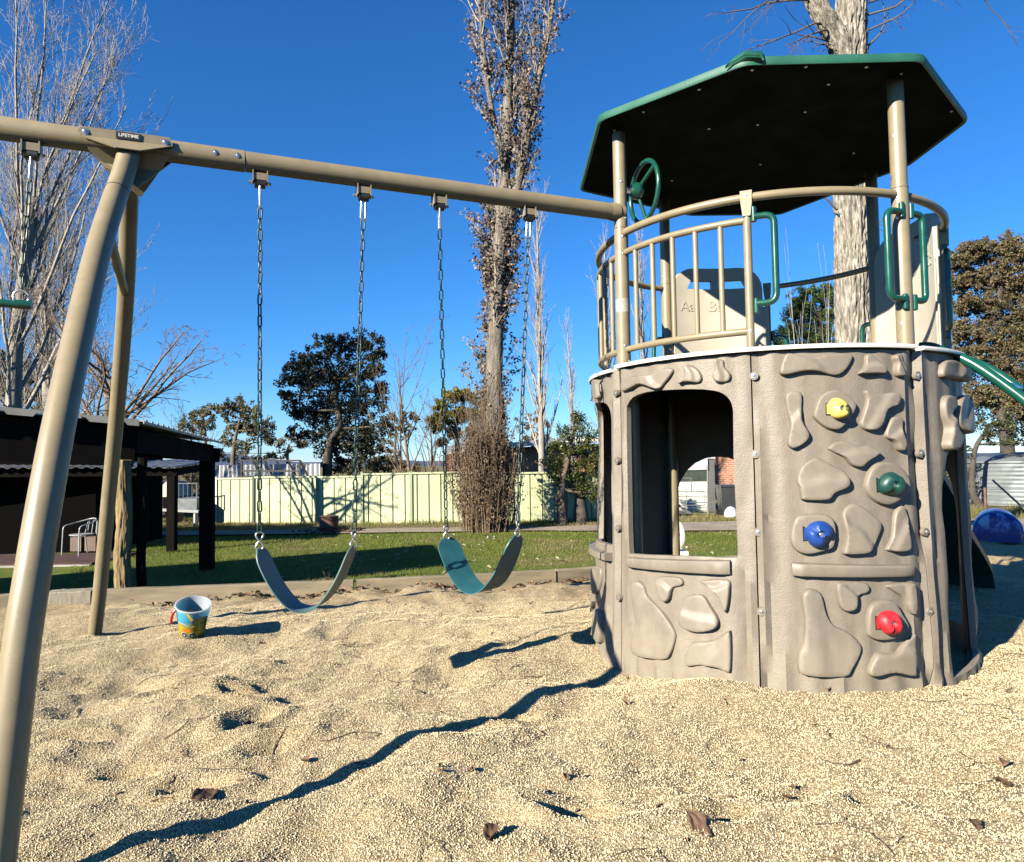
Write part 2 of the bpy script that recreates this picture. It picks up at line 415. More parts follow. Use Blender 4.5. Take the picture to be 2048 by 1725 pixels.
sheet('lawn', -22, 16, 4, 19.2, 150, 70, MAT['lawn'], .03, GZ)
def path_y(x):     # near and far edge of the gravel track
    a = 18.9 - .02 * (x + 3) - .22 * max(0, x) ** 1.0 * .6; return a, a + 1.3 + .30 * max(0, x - 1)
vs = []; fs = []
for i in range(121):
    x = -24 + 44 * i / 120; a, b = path_y(x); a += .12 * noise.noise((x * .9, 1, 0)); b += .12 * noise.noise((x * .9, 7, 0))
    vs += [(x, a, GZ + .045), (x, (a + b) / 2, GZ + .055), (x, b, GZ + .045)]
for i in range(120):
    for k in range(2): fs.append((i * 3 + k, i * 3 + k + 1, (i + 1) * 3 + k + 1, (i + 1) * 3 + k)[::-1])
m = MB().add(vs, fs); tag(m.build('gravel_path', MAT['gravel'], None, True, 0), kind='structure')
sheet('verge', -30, 30, 19.2, 34, 120, 40, MAT['dry'], .05, GZ + .02)

# timber edging that holds the raised sand
edging = empty('timber_edging', (-1.27, 5.6, -.4), 'weathered timber sleeper edging along the back of the raised sand', 'edging')
def sleeper(a, b, z, h=.195, w=.075, mat=None, name='sleeper'):
    a, b = Vector((a[0], a[1], 0)), Vector((b[0], b[1], 0)); d = (b - a); L = d.length; d.normalize(); nn = Vector((-d.y, d.x, 0))
    if nn.y < 0: nn = -nn
    m = MB(); rows = []; k = 12
    for i in range(k + 1):
        p = a + d * (L * i / k) + Vector((0, 0, z + .008 * noise.noise((i * .7 + a.x * 3, z * 5, 0)))) + nn * (.006 * noise.noise((i * .5, a.x * 4, z)))
        e = .006
        rows.append([p + Vector((0, 0, -h / 2)), p + Vector((0, 0, h / 2 - e)), p + nn * e + Vector((0, 0, h / 2)), p + nn * (w - e) + Vector((0, 0, h / 2)), p + nn * w + Vector((0, 0, h / 2 - e)), p + nn * w + Vector((0, 0, -h / 2))])
    vs = [p for r in rows for p in r]; fs = []
    for i in range(k):
        for q in range(6): l = (q + 1) % 6; fs.append((i * 6 + q, (i + 1) * 6 + q, (i + 1) * 6 + l, i * 6 + l))
    fs.append((0, 1, 2, 3, 4, 5)); fs.append(tuple(k * 6 + q for q in (5, 4, 3, 2, 1, 0)))
    m.add(vs, fs); return m.build(name, mat or MAT['timber'], edging, angle=30)
segs = [((-6.5, 4.56), (-3.60, 5.44)), ((-3.22, 5.53), (-1.31, 5.81)), ((-1.28, 5.815), (.36, 6.18)), ((.38, 6.19), (2.6, 7.06)), ((2.62, 7.07), (3.3, 8.7)), ((3.32, 8.72), (9, 10.4))]
for a, b in segs:
    for k in range(5): sleeper(a, b, -.02 - .198 * k + (.0 if k == 0 else 0))
# short grey off-cut standing at the corner and a pale peg
sleeper((-3.56, 5.42), (-3.25, 5.49), -.015, .19, .16, pmat('grey_cut_timber', (.26, .22, .155), .9, .3, 8, .6, 50, .006, stretch=(8, 8, 1)), 'end_block')
m = MB(); p = P(917, 1155, 6.22); m.box(p + Vector((0, 0, -.03)), (.055, .06, .17), Matrix.Rotation(.3, 3, 'Z')); m.build('peg', pmat('pale_peg_timber', (.33, .30, .24), .8, .15, 9), edging, False)
m = MB(); m.box((p.x - .1, p.y + .35, -.45), (.10, .10, .9)); m.build('stake', MAT['timber'], edging, False)
# ================================================================== PLAY TOWER
TC = (1.428, 4.012); TR = 0.91; SK = 0.952            # centre, post radius, wall skin radius
ZD, ZR, ZR2, ZR3, ZC, ZT = 1.497, 2.19, 2.085, 1.579, 2.22, 2.707
VL, VM, VR, VRM, VRR, VBM, VBL, VS = [rad(a) for a in (202.5, 247.5, 292.5, 337.5, 382.5, 427.5, 472.5, 517.5)]
def flare(z): return .026 * max(0.0, 1 - max(z, 0) / 1.3) ** 1.5
def polf(r, th, z): return pol(r + flare(z), th, z)
def pol(r, th, z): return Vector((TC[0] + r * math.cos(th), TC[1] + r * math.sin(th), z))
tower = empty('play_tower', (TC[0], TC[1], 0), 'round taupe rock wall play tower with green roof and beige posts', 'play tower')
Z5 = lambda x, y: (1130 + x * .44824, 660 + y * .44824)     # coordinates read off an enlarged crop

def tri(x): x = x - math.floor(x); return 4 * abs(x - .5) - 1
def skin(th, z, e):
    """radial offset of the moulded bark-like flutes; e = metres from the nearest vertical seam"""
    s = th * SK
    wv = .05 * noise.noise((s * 1.5, z * 1.6, 3.1)) + .02 * noise.noise((s * 3, z * 4, 9.0))
    q = (s + wv) * 9.0
    w = min(1.15, max(0.20, 1.35 - e / .13)) * (0.75 + .5 * noise.noise((s * 4, z * 2, 1)))
    lo = max(0, .32 - z) * 1.2
    f = max(-.62, min(.62, tri(q) + .35 * tri(q * 2.37 + .3 * noise.noise((s * 2, z * 1.2, 4))))) * .023 * min(1.25, w + lo)
    f += .006 * noise.noise((s * 2.2, z * 2.0, 5.0))
    if e < .012: f -= .012 * (1 - e / .012)
    return f
def closed_len(poly, step):
    out = []
    n = len(poly)
    for i in range(n):
        a, b = Vector(poly[i]), Vector(poly[(i + 1) % n]); k = max(1, int((b - a).length / step))
        for j in range(k): out.append(a + (b - a) * (j / k))
    return out
PANELS = {}
def wall_panel(th0, th1, z0, z1, hole=None, step=.024, thick=.032, label=None):
    s0, s1 = th0 * SK + .003, th1 * SK - .003
    pts = []; edges = []
    def ring(poly):
        n0 = len(pts); pts.extend([Vector((p[0], p[1])) for p in poly]); n = len(poly)
        edges.extend([(n0 + i, n0 + (i + 1) % n) for i in range(n)])
    rect = closed_len([(s0, z0), (s1, z0), (s1, z1), (s0, z1)], step); ring(rect)
    if hole: hole = closed_len(hole, step * .8); ring(hole)
    ns, nz = int((s1 - s0) / step), int((z1 - z0) / step)
    for i in range(1, ns):
        for j in range(1, nz):
            x, y = s0 + (s1 - s0) * i / ns, z0 + (z1 - z0) * j / nz
            if hole:
                if inside(hole, x, y): continue
                if min((q[0] - x) ** 2 + (q[1] - y) ** 2 for q in hole) < (step * .55) ** 2: continue
            pts.append(Vector((x, y)))
    vs, es, fs, *_ = delaunay_2d_cdt(pts, edges, [], 0, 1e-6)
    keep = []
    for f in fs:
        cx = sum(vs[i][0] for i in f) / 3; cy = sum(vs[i][1] for i in f) / 3
        if hole and inside(hole, cx, cy): continue
        a, b, c = [vs[i] for i in f]
        if (b[0] - a[0]) * (c[1] - a[1]) - (b[1] - a[1]) * (c[0] - a[0]) < 0: f = f[::-1]
        keep.append(tuple(f))
    used = sorted({i for f in keep for i in f}); idx = {u: k for k, u in enumerate(used)}
    keep = [tuple(idx[i] for i in f) for f in keep]
    hs = [Vector(q[:2]) for q in hole] if hole else []
    outer, inner = [], []
    for u in used:
        s, z = vs[u]; th = s / SK; e = min(s - s0, s1 - s)
        d = skin(th, z, max(e, 0))
        if hs:
            hd = math.sqrt(min((q[0] - s) ** 2 + (q[1] - z) ** 2 for q in hs))
            if hd < .03: d = d * (hd / .03) - .004 * (1 - hd / .03)
        outer.append(polf(SK + d, th, z)); inner.append(polf(SK - thick, th, z))
    n = len(outer); cnt = {}
    for f in keep:
        for k in range(3):
            a, b = f[k], f[(k + 1) % 3]; cnt[(a, b)] = 1
    side = [(b, a, a + n, b + n) for (a, b) in cnt if (b, a) not in cnt]
    me = bpy.data.meshes.new('wall_panel')
    me.from_pydata([tuple(p) for p in outer + inner], [], keep + [tuple(i + n for i in f[::-1]) for f in keep] + side)
    me.materials.append(MAT['panel']); me.polygons.foreach_set('use_smooth', [True] * len(me.polygons)); me.set_sharp_from_angle(angle=rad(38)); me.update()
    o = put('wall_panel', me, tower)
    if label: o['label'] = label
    return o

def relief(panel, px, h=.020, name='rock_relief', creased=True, seed=0, flat=False):
    """raised rock shape moulded on the wall; px = outline in enlarged-crop coordinates"""
    pts = [on_cyl(*Z5(*p), SK, TC) for p in px]
    poly = [Vector((t * SK, z)) for t, z in pts]
    poly = smooth_closed(poly, 3)
    ar = sum(poly[i - 1].x * poly[i].y - poly[i].x * poly[i - 1].y for i in range(len(poly)))
    if ar < 0: poly = poly[::-1]
    n = len(poly)
    nr = []
    for i in range(n):
        t = (poly[(i + 1) % n] - poly[i - 1]).normalized(); nr.append(Vector((-t.y, t.x)))
    for _ in range(2): nr = [(nr[i - 1] + nr[i] * 2 + nr[(i + 1) % n]).normalized() for i in range(n)]
    size = math.sqrt(abs(ar) / 2)
    rr = random.Random(seed * 31 + n)
    cx = sum(p.x for p in poly) / n; cy = sum(p.y for p in poly) / n
    a0 = rr.uniform(0, PI); off = rr.uniform(-.15, .15) * size
    def hh(p):
        if not creased: return h
        d = ((p.x - cx) * math.cos(a0) + (p.y - cy) * math.sin(a0)) - off + .02 * noise.noise((p.x * 14, p.y * 14, seed))
        return h * (1.0 - .42 * min(1, max(0, d / (.14 * size)))) if d > 0 else h
    rings = [(0.0, -.016), (.0015, -.2 * h + h * .45), (.005, .86), (.0085, 1.0)]
    vs = []; fs = []
    def at(p, r): return polf(r, p.x / SK, p.y)
    for k, (ins, fr) in enumerate(rings):
        ins = min(ins, size * .16)
        for i in range(n):
            q = poly[i] + nr[i] * ins
            if k == 0: r = SK - .016
            elif k == 1: r = SK + hh(q) * .45
            elif k == 2: r = SK + hh(q) * .90
            else: r = SK + hh(q)
            vs.append(at(q, r))
    for k in range(len(rings) - 1):
        for i in range(n):
            j = (i + 1) % n; fs.append((k * n + i, k * n + j, (k + 1) * n + j, (k + 1) * n + i))
    # cap with interior points so the facets show
    inner = [poly[i] + nr[i] * min(rings[-1][0], size * .16) for i in range(n)]
    cpts = [Vector(p) for p in inner]; base = (len(rings) - 1) * n
    st = max(.008, size / 12); xs = [p.x for p in inner]; ys = [p.y for p in inner]
    x = min(xs)
    extra = []
    while x < max(xs):
        y = min(ys)
        while y < max(ys):
            if inside(inner, x, y) and min((q.x - x) ** 2 + (q.y - y) ** 2 for q in inner) > (st * .5) ** 2: extra.append(Vector((x, y)))
            y += st
        x += st
    v2, e2, f2, *_ = delaunay_2d_cdt(cpts + extra, [(i, (i + 1) % n) for i in range(n)], [], 0, 1e-7)
    m0 = len(vs)
    for q in v2:
        q = Vector(q); vs.append(at(q, SK + hh(q)))
    for f in f2:
        a, b, c = [v2[i] for i in f]
        gx, gy = (a[0] + b[0] + c[0]) / 3, (a[1] + b[1] + c[1]) / 3
        if not inside(inner, gx, gy): continue
        if (b[0] - a[0]) * (c[1] - a[1]) - (b[1] - a[1]) * (c[0] - a[0]) < 0: f = f[::-1]
        fs.append(tuple(i + m0 for i in f))
    bm = bmesh.new(); bv = [bm.verts.new(p) for p in vs]
    for f in fs:
        try: bm.faces.new([bv[i] for i in f])
        except ValueError: pass
    bmesh.ops.remove_doubles(bm, verts=bm.verts, dist=.0004)
    me = bpy.data.meshes.new(name); bm.to_mesh(me); bm.free()
    me.materials.append(MAT['relief']); me.polygons.foreach_set('use_smooth', [True] * len(me.polygons)); me.set_sharp_from_angle(angle=rad(55)); me.update()
    return put(name, me, panel)
def ledge(panel, px):
    pts = [on_cyl(*Z5(*p), SK, TC) for p in px]       # tl, tr, br, bl
    (ta, za), (tb, zb), (tc, zc), (td, zd) = pts
    m = MB(); n = 16; prof = []
    for i in range(n + 1):
        f = i / n; th = ta + (tb - ta) * f; zt = za + (zb - za) * f; zl = zd + (zc - zd) * f
        e = min(f, 1 - f) * n; k = 0.6 if e < .5 else 1.0
        prof.append([polf(SK - .018, th, zt), polf(SK + .034 * k, th, zt - .004), polf(SK + .040 * k, th, zt - .012), polf(SK + .040 * k, th, zl + .010), polf(SK + .034 * k, th, zl), polf(SK - .018, th, zl - .002)])
    vs = [p for r in prof for p in r]; fs = []
    for i in range(n):
        for k in range(5): fs.append((i * 6 + k, (i + 1) * 6 + k, (i + 1) * 6 + k + 1, i * 6 + k + 1)[::-1])
    fs.append(tuple(range(6))); fs.append(tuple(n * 6 + k for k in range(5, -1, -1)))
    m.add(vs, fs); return m.build('ledge', MAT['relief'], panel, angle=35)

def bolt_mesh():
    m = MB(); prof = [(0, .006), (.004, .006), (.0065, .0045), (.0072, .002), (.0072, .0012), (.0125, .0008), (.013, -.002)]
    seg = 14; vs = []; fs = []
    for r, h in prof:
        for k in range(seg):
            a = 2 * PI * k / seg; vs.append((r * math.cos(a), r * math.sin(a), h))
    for i in range(len(prof) - 1):
        for k in range(seg):
            l = (k + 1) % seg; fs.append((i * seg + k, (i + 1) * seg + k, (i + 1) * seg + l, i * seg + l))
    m.add(vs, fs); return m.mesh('bolt', MAT['steel'])
BOLT = bolt_mesh()
def bolt_at(parent, p, nrm, s=1.0):
    q = Vector(nrm).to_track_quat('Z', 'Y').to_matrix().to_4x4()
    return put('bolt', BOLT, parent, None, Matrix.Translation(p) @ q @ Matrix.Scale(s, 4))

Z0 = -.10; Z1 = ZD - .024
def poly_cyl(px): 
    return [(t * SK, z) for t, z in (on_cyl(*Z5(*p), SK, TC) for p in px)]
def fix(th): return th if th > 0 else th + 2 * PI
def poly_cyl2(px): return [(fix(t) * SK, z) for t, z in (on_cyl(*Z5(*p), SK, TC) for p in px)]
_on = on_cyl
def on_cyl(u, v, rho, c):
    t, z = _on(u, v, rho, c); return fix(t), z
win_px = [(272, 370), (276, 335), (300, 300), (345, 281), (400, 271), (560, 263), (660, 269), (705, 284), (735, 312), (748, 350), (750, 400), (752, 560), (762, 780), (772, 985), (755, 1015), (640, 1011), (450, 1005), (310, 998), (292, 975), (284, 800), (276, 560)]
win = [tuple(p) for p in smooth_closed([Vector(q) for q in poly_cyl2(win_px)], 2)]
p_win = wall_panel(VL, VM, Z0, Z1, win, label='taupe wall panel with a rounded window opening')
p_climb = wall_panel(VM, VR, Z0, Z1, None, label='taupe climbing wall panel with four coloured holds')
# the panel to the left has the same window
shift = (VS - 2 * PI + 2 * PI - VL)
dth = (VS - VL) * -1
win_s = [(s + (rad(157.5) - VL) * SK, z) for s, z in win]
p_left = wall_panel(rad(157.5), VL, Z0, Z1, win_s, label='taupe wall panel with a rounded window opening')
def arch(th0, th1, zb, zt, m0=.05, m1=.05):
    a, b = th0 * SK + m0, th1 * SK - m1; w = b - a; out = []
    out.append((a, zb)); out.append((b, zb)); out.append((b - .01, zt - .42))
    for k in range(0, 13):
        t = PI * k / 12; out.append((a + w / 2 + (w / 2 - .01) * math.cos(t), zt - .40 + .40 * math.sin(t) ** .8))
    out.append((a + .01, zt - .42)); return out
door_px = [(1712, 1548), (1702, 1450), (1696, 1250), (1700, 1100), (1690, 900), (1679, 800), (1682, 700), (1693, 640), (1706, 560), (1728, 515), (1760, 483)]
dl = poly_cyl2(door_px)
door = dl + [(VRM * SK - .19, dl[-1][1] + .02), (VRM * SK - .09, dl[-1][1] - .05), (VRM * SK - .055, dl[-1][1] - .2), (VRM * SK - .06, .7), (VRM * SK - .04, .45), (VRM * SK - .055, .25), (VRM * SK - .06, dl[0][1] + .02)]
p_door = wall_panel(VR, VRM, Z0, Z1, door, label='taupe wall panel with a tall doorway opening')
p_e = wall_panel(VRM, VRR, Z0, Z1, arch(VRM, VRR, .12, 1.0))
p_ne = wall_panel(VRR, VBM, Z0, Z1, None, step=.04)
p_n = wall_panel(VBM, VBL, Z0, Z1, arch(VBM, VBL, .10, 1.03, .04, .03))
p_nw = wall_panel(VBL, VS, Z0, Z1, None, step=.04)

RC = [
 [(955, 175), (975, 115), (1010, 105), (1090, 125), (1180, 105), (1265, 105), (1278, 130), (1245, 185), (1200, 207), (1120, 190), (1060, 190), (990, 205), (958, 200)],
 [(1335, 115), (1360, 108), (1385, 130), (1418, 170), (1415, 200), (1375, 200), (1310, 202), (1302, 190), (1330, 160)],
 [(1460, 115), (1490, 105), (1500, 140), (1518, 180), (1510, 210), (1475, 210), (1462, 185), (1465, 150), (1455, 130)],
 [(980, 300), (1000, 275), (1050, 278), (1058, 320), (1055, 400), (1088, 465), (1070, 505), (1020, 532), (990, 515), (990, 480), (1000, 420), (985, 350)],
 [(1102, 370), (1130, 300), (1180, 268), (1230, 272), (1280, 315), (1290, 350), (1255, 410), (1215, 448), (1160, 440), (1110, 400)],
 [(1330, 275), (1350, 268), (1400, 285), (1465, 278), (1480, 300), (1470, 340), (1425, 360), (1405, 420), (1375, 450), (1330, 445), (1310, 420), (1325, 370), (1340, 310)],
 [(1435, 420), (1455, 390), (1490, 388), (1500, 410), (1490, 450), (1505, 500), (1498, 540), (1475, 535), (1460, 500), (1425, 480), (1422, 455)],
 [(1168, 530), (1200, 500), (1250, 495), (1300, 520), (1350, 515), (1390, 540), (1385, 560), (1340, 590), (1310, 615), (1270, 605), (1240, 570), (1200, 550)],
 [(1030, 670), (1050, 610), (1110, 568), (1145, 580), (1200, 610), (1240, 630), (1262, 675), (1250, 705), (1195, 730), (1165, 760), (1060, 760), (1045, 740), (1040, 700)],
 [(1325, 690), (1350, 620), (1390, 590), (1450, 592), (1500, 630), (1522, 690), (1500, 740), (1440, 780), (1390, 775), (1345, 740)],
 [(1002, 900), (1020, 840), (1060, 820), (1150, 820), (1190, 845), (1200, 900), (1190, 965), (1150, 985), (1080, 1000), (1030, 985), (1005, 950)],
 [(1228, 830), (1245, 790), (1285, 772), (1330, 795), (1370, 830), (1398, 860), (1395, 900), (1350, 985), (1300, 1000), (1240, 1000), (1228, 985), (1240, 920)],
 [(1455, 830), (1475, 790), (1500, 785), (1512, 830), (1510, 880), (1520, 960), (1500, 988), (1430, 985), (1420, 970), (1445, 920)],
 [(1048, 1185), (1070, 1152), (1110, 1152), (1140, 1180), (1160, 1260), (1190, 1310), (1250, 1340), (1300, 1390), (1305, 1430), (1270, 1500), (1230, 1540), (1060, 1530), (1032, 1490), (1035, 1430), (1055, 1380), (1060, 1280)],
 [(1195, 1140), (1215, 1118), (1320, 1120), (1345, 1145), (1335, 1170), (1295, 1185), (1285, 1235), (1250, 1252), (1215, 1235), (1200, 1180)],
 [(1420, 1135), (1520, 1120), (1535, 1140), (1540, 1220), (1535, 1260), (1515, 1258), (1485, 1190), (1440, 1160)],
 [(1325, 1330), (1335, 1240), (1370, 1205), (1440, 1200), (1480, 1260), (1505, 1310), (1490, 1345), (1450, 1370), (1380, 1378), (1335, 1360)],
 [(1330, 1500), (1355, 1450), (1380, 1430), (1450, 1430), (1500, 1380), (1530, 1350), (1540, 1365), (1530, 1500), (1520, 1535), (1440, 1520), (1370, 1535), (1335, 1530)],
]
holdbase = {4, 9, 10, 16}
for i, px in enumerate(RC): relief(p_climb, px, .031 if i not in holdbase else .027, creased=i not in holdbase, seed=i)
RL = [
 [(265, 260), (275, 215), (330, 205), (390, 195), (440, 170), (480, 172), (487, 190), (450, 240), (420, 268), (350, 245), (310, 262), (275, 278)],
 [(510, 240), (540, 215), (535, 165), (560, 155), (600, 180), (615, 215), (600, 238), (555, 235)],
 [(665, 150), (675, 130), (710, 135), (715, 165), (740, 195), (738, 225), (710, 238), (670, 230), (660, 195), (672, 180)],
 [(320, 1130), (345, 1115), (370, 1140), (385, 1185), (440, 1240), (490, 1310), (512, 1360), (490, 1440), (455, 1468), (350, 1450), (325, 1420), (325, 1370), (340, 1300), (325, 1200)],
 [(420, 1110), (440, 1097), (520, 1100), (540, 1125), (530, 1140), (495, 1150), (485, 1195), (465, 1212), (440, 1195), (428, 1150)],
 [(610, 1120), (640, 1110), (735, 1110), (745, 1150), (735, 1240), (715, 1250), (690, 1190), (650, 1150)],
 [(525, 1250), (540, 1200), (570, 1178), (625, 1178), (660, 1230), (695, 1290), (680, 1330), (610, 1345), (550, 1330), (525, 1300)],
 [(548, 1460), (570, 1400), (600, 1385), (660, 1380), (700, 1360), (735, 1335), (750, 1350), (752, 1500), (735, 1518), (690, 1500), (620, 1490), (560, 1495)],
]
for i, px in enumerate(RL): relief(p_win, px, .029, seed=40 + i)
RD = [
 [(1665, 170), (1685, 135), (1735, 140), (1780, 185), (1800, 220), (1770, 235), (1700, 218), (1665, 210)],
 [(1675, 310), (1700, 290), (1725, 310), (1725, 350), (1705, 380), (1715, 440), (1735, 480), (1720, 530), (1690, 540), (1675, 510), (1690, 440), (1675, 380)],
 [(1735, 400), (1745, 320), (1765, 290), (1790, 310), (1795, 380), (1780, 460), (1755, 455)],
]
for i, px in enumerate(RD): relief(p_door, px, .045, seed=60 + i)
RS = [
 [(140, 225), (165, 225), (172, 260), (165, 305), (145, 300)], [(100, 255), (122, 250), (128, 300), (112, 320), (98, 305)],
 [(150, 1060), (180, 1060), (178, 1150), (160, 1180), (150, 1130)], [(128, 1150), (148, 1150), (158, 1210), (148, 1250), (128, 1245)],
 [(150, 1260), (185, 1250), (190, 1390), (170, 1380), (150, 1330)], [(128, 1300), (142, 1290), (146, 1400), (132, 1410)],
]
for i, px in enumerate(RS): relief(p_left, px, .03, seed=80 + i)
ledge(p_climb, [(1008, 1032), (1530, 1040), (1537, 1090), (1010, 1090)])
ledge(p_win, [(297, 1010), (742, 1022), (740, 1085), (300, 1052)])
ls = [on_cyl(*Z5(*p), SK, TC) for p in [(297, 1010), (742, 1022), (740, 1085), (300, 1052)]]
def ledge_th(panel, th0, th1, zt, zb):
    m = MB(); n = 10; vs = []; fs = []
    for i in range(n + 1):
        th = th0 + (th1 - th0) * i / n
        vs += [polf(SK - .018, th, zt), polf(SK + .038, th, zt - .006), polf(SK + .040, th, zb + .008), polf(SK - .018, th, zb)]
    for i in range(n):
        for k in range(3): fs.append((i * 4 + k, i * 4 + k + 1, (i + 1) * 4 + k + 1, (i + 1) * 4 + k))
    fs.append((3, 2, 1, 0)); fs.append(tuple(n * 4 + k for k in range(4)))
    m.add(vs, fs); m.build('ledge', MAT['relief'], panel, angle=35)
ledge_th(p_left, rad(157.5) + .1, VL - .09, ls[0][1], ls[3][1])

for th in (VL, VM, VR, VRM, VRR, VBM, VBL, rad(157.5)):
    m = MB(); m.box(pol(SK - .026, th, (Z0 + Z1) / 2), (.008, .05, Z1 - Z0 - .02), Matrix.Rotation(th, 3, 'Z')); m.build('seam_strip', MAT['dark'], tower, False)
# coloured climbing holds
HOLD = [((1222, 352), 46, 'yellow', 'yellow climbing hold'), ((1447, 690), 54, 'hgreen', 'dark green climbing hold'), ((1130, 908), 55, 'blue', 'blue climbing hold'), ((1432, 1300), 50, 'red', 'red climbing hold')]
for i, ((cx, cy), rpx, mt, lb) in enumerate(HOLD):
    rr = random.Random(50 + i)
    th, z = on_cyl(*Z5(cx, cy), SK + .03, TC); r0 = rpx * .44824 / F * 3.12
    prof = [(1.0, .018), (1.04, .030), (.98, .048), (.80, .064), (.55, .072), (.30, .070), (.24, .060), (.15, .056), (0.0, .056)]
    seg = 28; vs = []; fs = []
    cen = polf(SK, th, z); nn = (pol(1, th, 0) - pol(0, th, 0)).normalized(); tx = Vector((-nn.y, nn.x, 0)); tz = Vector((0, 0, 1))
    ph = [rr.uniform(0, 6.28) for _ in range(4)]
    for k, (q, h) in enumerate(prof):
        for j in range(seg):
            a = 2 * PI * j / seg
            w = 1 + (.06 * math.sin(2 * a + ph[0]) + .05 * math.sin(3 * a + ph[1])) * (1 if k < 5 else 0)
            dz = .010 * math.sin(a + ph[2]) * q + (-.012 if (k in (2, 3, 4) and math.sin(2 * a + ph[3]) > .55) else 0)
            vs.append(cen + tx * (r0 * q * w * math.cos(a)) + tz * (r0 * q * w * math.sin(a)) + nn * (h + dz))
    for k in range(len(prof) - 1):
        for j in range(seg):
            l = (j + 1) % seg; fs.append((k * seg + j, k * seg + l, (k + 1) * seg + l, (k + 1) * seg + j))
    m = MB().add(vs, fs)
    h = m.build('climbing_hold', MAT[mt], tower, angle=50); h['label'] = lb
    bolt_at(h, cen + nn * .0572, nn, .8)
    t = MB(); t.box(cen - tx * (r0 * 1.02) + nn * .030, (.010, .012, r0 * .95), Matrix((tx, nn, tz)).transposed(), 0)
    t.build('locking_tab', MAT[mt], h, False)
    sl_ = MB(); sl_.box(cen - tx * (r0 * 1.13) + nn * .0275, (.006, .004, r0 * 1.15), Matrix((tx, nn, tz)).transposed(), 0)
    sl_.build('slot', MAT['dark'], h, False)

# seam bolts
for pn, lst in ((p_win, [(228, 283), (235, 583), (243, 885), (254, 1192)]), (p_climb, [(843, 205), (850, 553), (863, 900), (877, 1252), (886, 1608)]), (p_door, [(1571, 203), (1582, 551), (1599, 900), (1612, 1252), (1622, 1605)])):
    for q in lst:
        th, z = on_cyl(*Z5(*q), SK + .002, TC)
        nn = pol(1, th, 0) - pol(0, th, 0)
        w = MB(); w.cyl(polf(SK - .01, th, z), polf(SK + .0085, th, z), .0185, 20)
        w.build('bolt_boss', MAT['relief'], pn, angle=30)
        bolt_at(pn, polf(SK + .0105, th, z), nn, .9)

# deck
def sector(name, th0, th1, r0, r1, z0, z1, mat, n=18, parent=tower):
    m = MB(); vs = []; fs = []
    for i in range(n + 1):
        th = th0 + (th1 - th0) * i / n
        vs += [pol(r0, th, z0), pol(r1, th, z0), pol(r1 + .004, th, (z0 + z1) / 2), pol(r1, th, z1), pol(r0, th, z1)]
    for i in range(n):
        for k in range(5):
            l = (k + 1) % 5; fs.append((i * 5 + k, (i + 1) * 5 + k, (i + 1) * 5 + l, i * 5 + l))
    fs.append((0, 1, 2, 3, 4)[::-1]); fs.append(tuple(n * 5 + k for k in range(5)))
    m.add(vs, fs); return m.build(name, mat, parent, angle=60)
for k, th in enumerate((VL, VR, VRR, VBL)):
    sector('deck_board', th + .022, th + PI / 2 - .022, .05, .980, ZD - .018 - .004 * k, ZD - .004 * k, MAT['white'], 26)
dm = MB(); vs = [pol(.86, 2 * PI * k / 32, ZD - .05) for k in range(32)] + [pol(.86, 2 * PI * k / 32, ZD - .026) for k in range(32)]
dm.add(vs, [tuple(range(31, -1, -1)), tuple(range(32, 64))] + [(k, (k + 1) % 32, 32 + (k + 1) % 32, 32 + k) for k in range(32)])
dm.build('deck_frame', MAT['shadetimber'], tower, False)  # near-black colour stands for the shade below the deck

# posts
for th in (VL, VR, VRR, VBL):
    m = MB(); m.cyl(pol(TR, th, ZD - .018), pol(TR, th, ZC - .002), .0365, 28)
    po = m.build('corner_post', MAT['tan'], tower, angle=50)
    m = MB(); rl = TR - .045 if th in (VL, VR) else TR - .02; m.cyl(pol(rl, th, -.15), pol(rl, th, ZD - .03), .0365, 20); m.build('lower_post', MAT['tan'], tower, angle=50)
    m = MB(); m.tube([pol(TR, th, ZC), pol(TR, th, ZC + .004), pol(TR, th, ZC + .004), pol(TR, th, ZT + (.02 if math.sin(th) < 0 else .11))], [.0375, .0375, .0345, .0345], 28)
    m.build('upper_post', MAT['tan'], tower, angle=50)
    tc_ = Vector((-math.cos(th), -math.sin(th), 0))
    for (dz, a) in ((.05, 70), (-.05, 110), (-.14, 110), (.24, 110), (-.62, 110), (-.70, 70)):
        for sgn in (1, -1):
            nd = Matrix.Rotation(rad(a) * sgn, 3, 'Z') @ tc_
            bolt_at(po, pol(TR, th, ZC + dz) + nd * (.0365 if dz < 0 else .0345), nd, .62)
# grey strip of tape on the left post
m = MB(); m.tube([pol(TR, VL, 1.775), pol(TR, VL, 1.845)], .0372, 28, False); tp = m.build('tape_band', pmat('worn_clear_tape', (.34, .30, .22), .35, .2, 60), tower)

def arc(r, t0, t1, z, n=24): return [pol(r, t0 + (t1 - t0) * i / n, z) for i in range(n + 1)]
def railing(t0, t1, z, r=.0175, rr=TR, end0=.04, end1=.04):
    d0, d1 = end0 / rr, end1 / rr
    pts = arc(rr, t0 + d0, t1 - d1, z); rs = [r] * len(pts)
    m = MB(); m.tube(pts, rs, 14); return m.build('rail', MAT['tan'], tower)
railing(VL, VM, ZR, .0195, end1=.0); railing(VM, VR, ZR, .0195, end0=.0)
railing(rad(157.5), VL, ZR, .0195, end0=0); railing(rad(112.5), rad(157.5), ZR, .0195, end1=0)
railing(VR, VRM, ZR, .0195, end1=-.05); railing(rad(22.5), rad(67.5), ZR, .017)
def baluster_bay(t0, t1, n):
    railing(t0, t1, ZR2, .0165, end1=.012); railing(t0, t1, ZR3, .0165, end1=.012)
    for i in range(1, n + 1):
        th = t0 + (t1 - t0) * i / (n + 1)
        m = MB(); m.tube([pol(TR, th, ZR3), pol(TR, th, ZR2)], .0125, 12); m.build('baluster', MAT['tan'], tower)
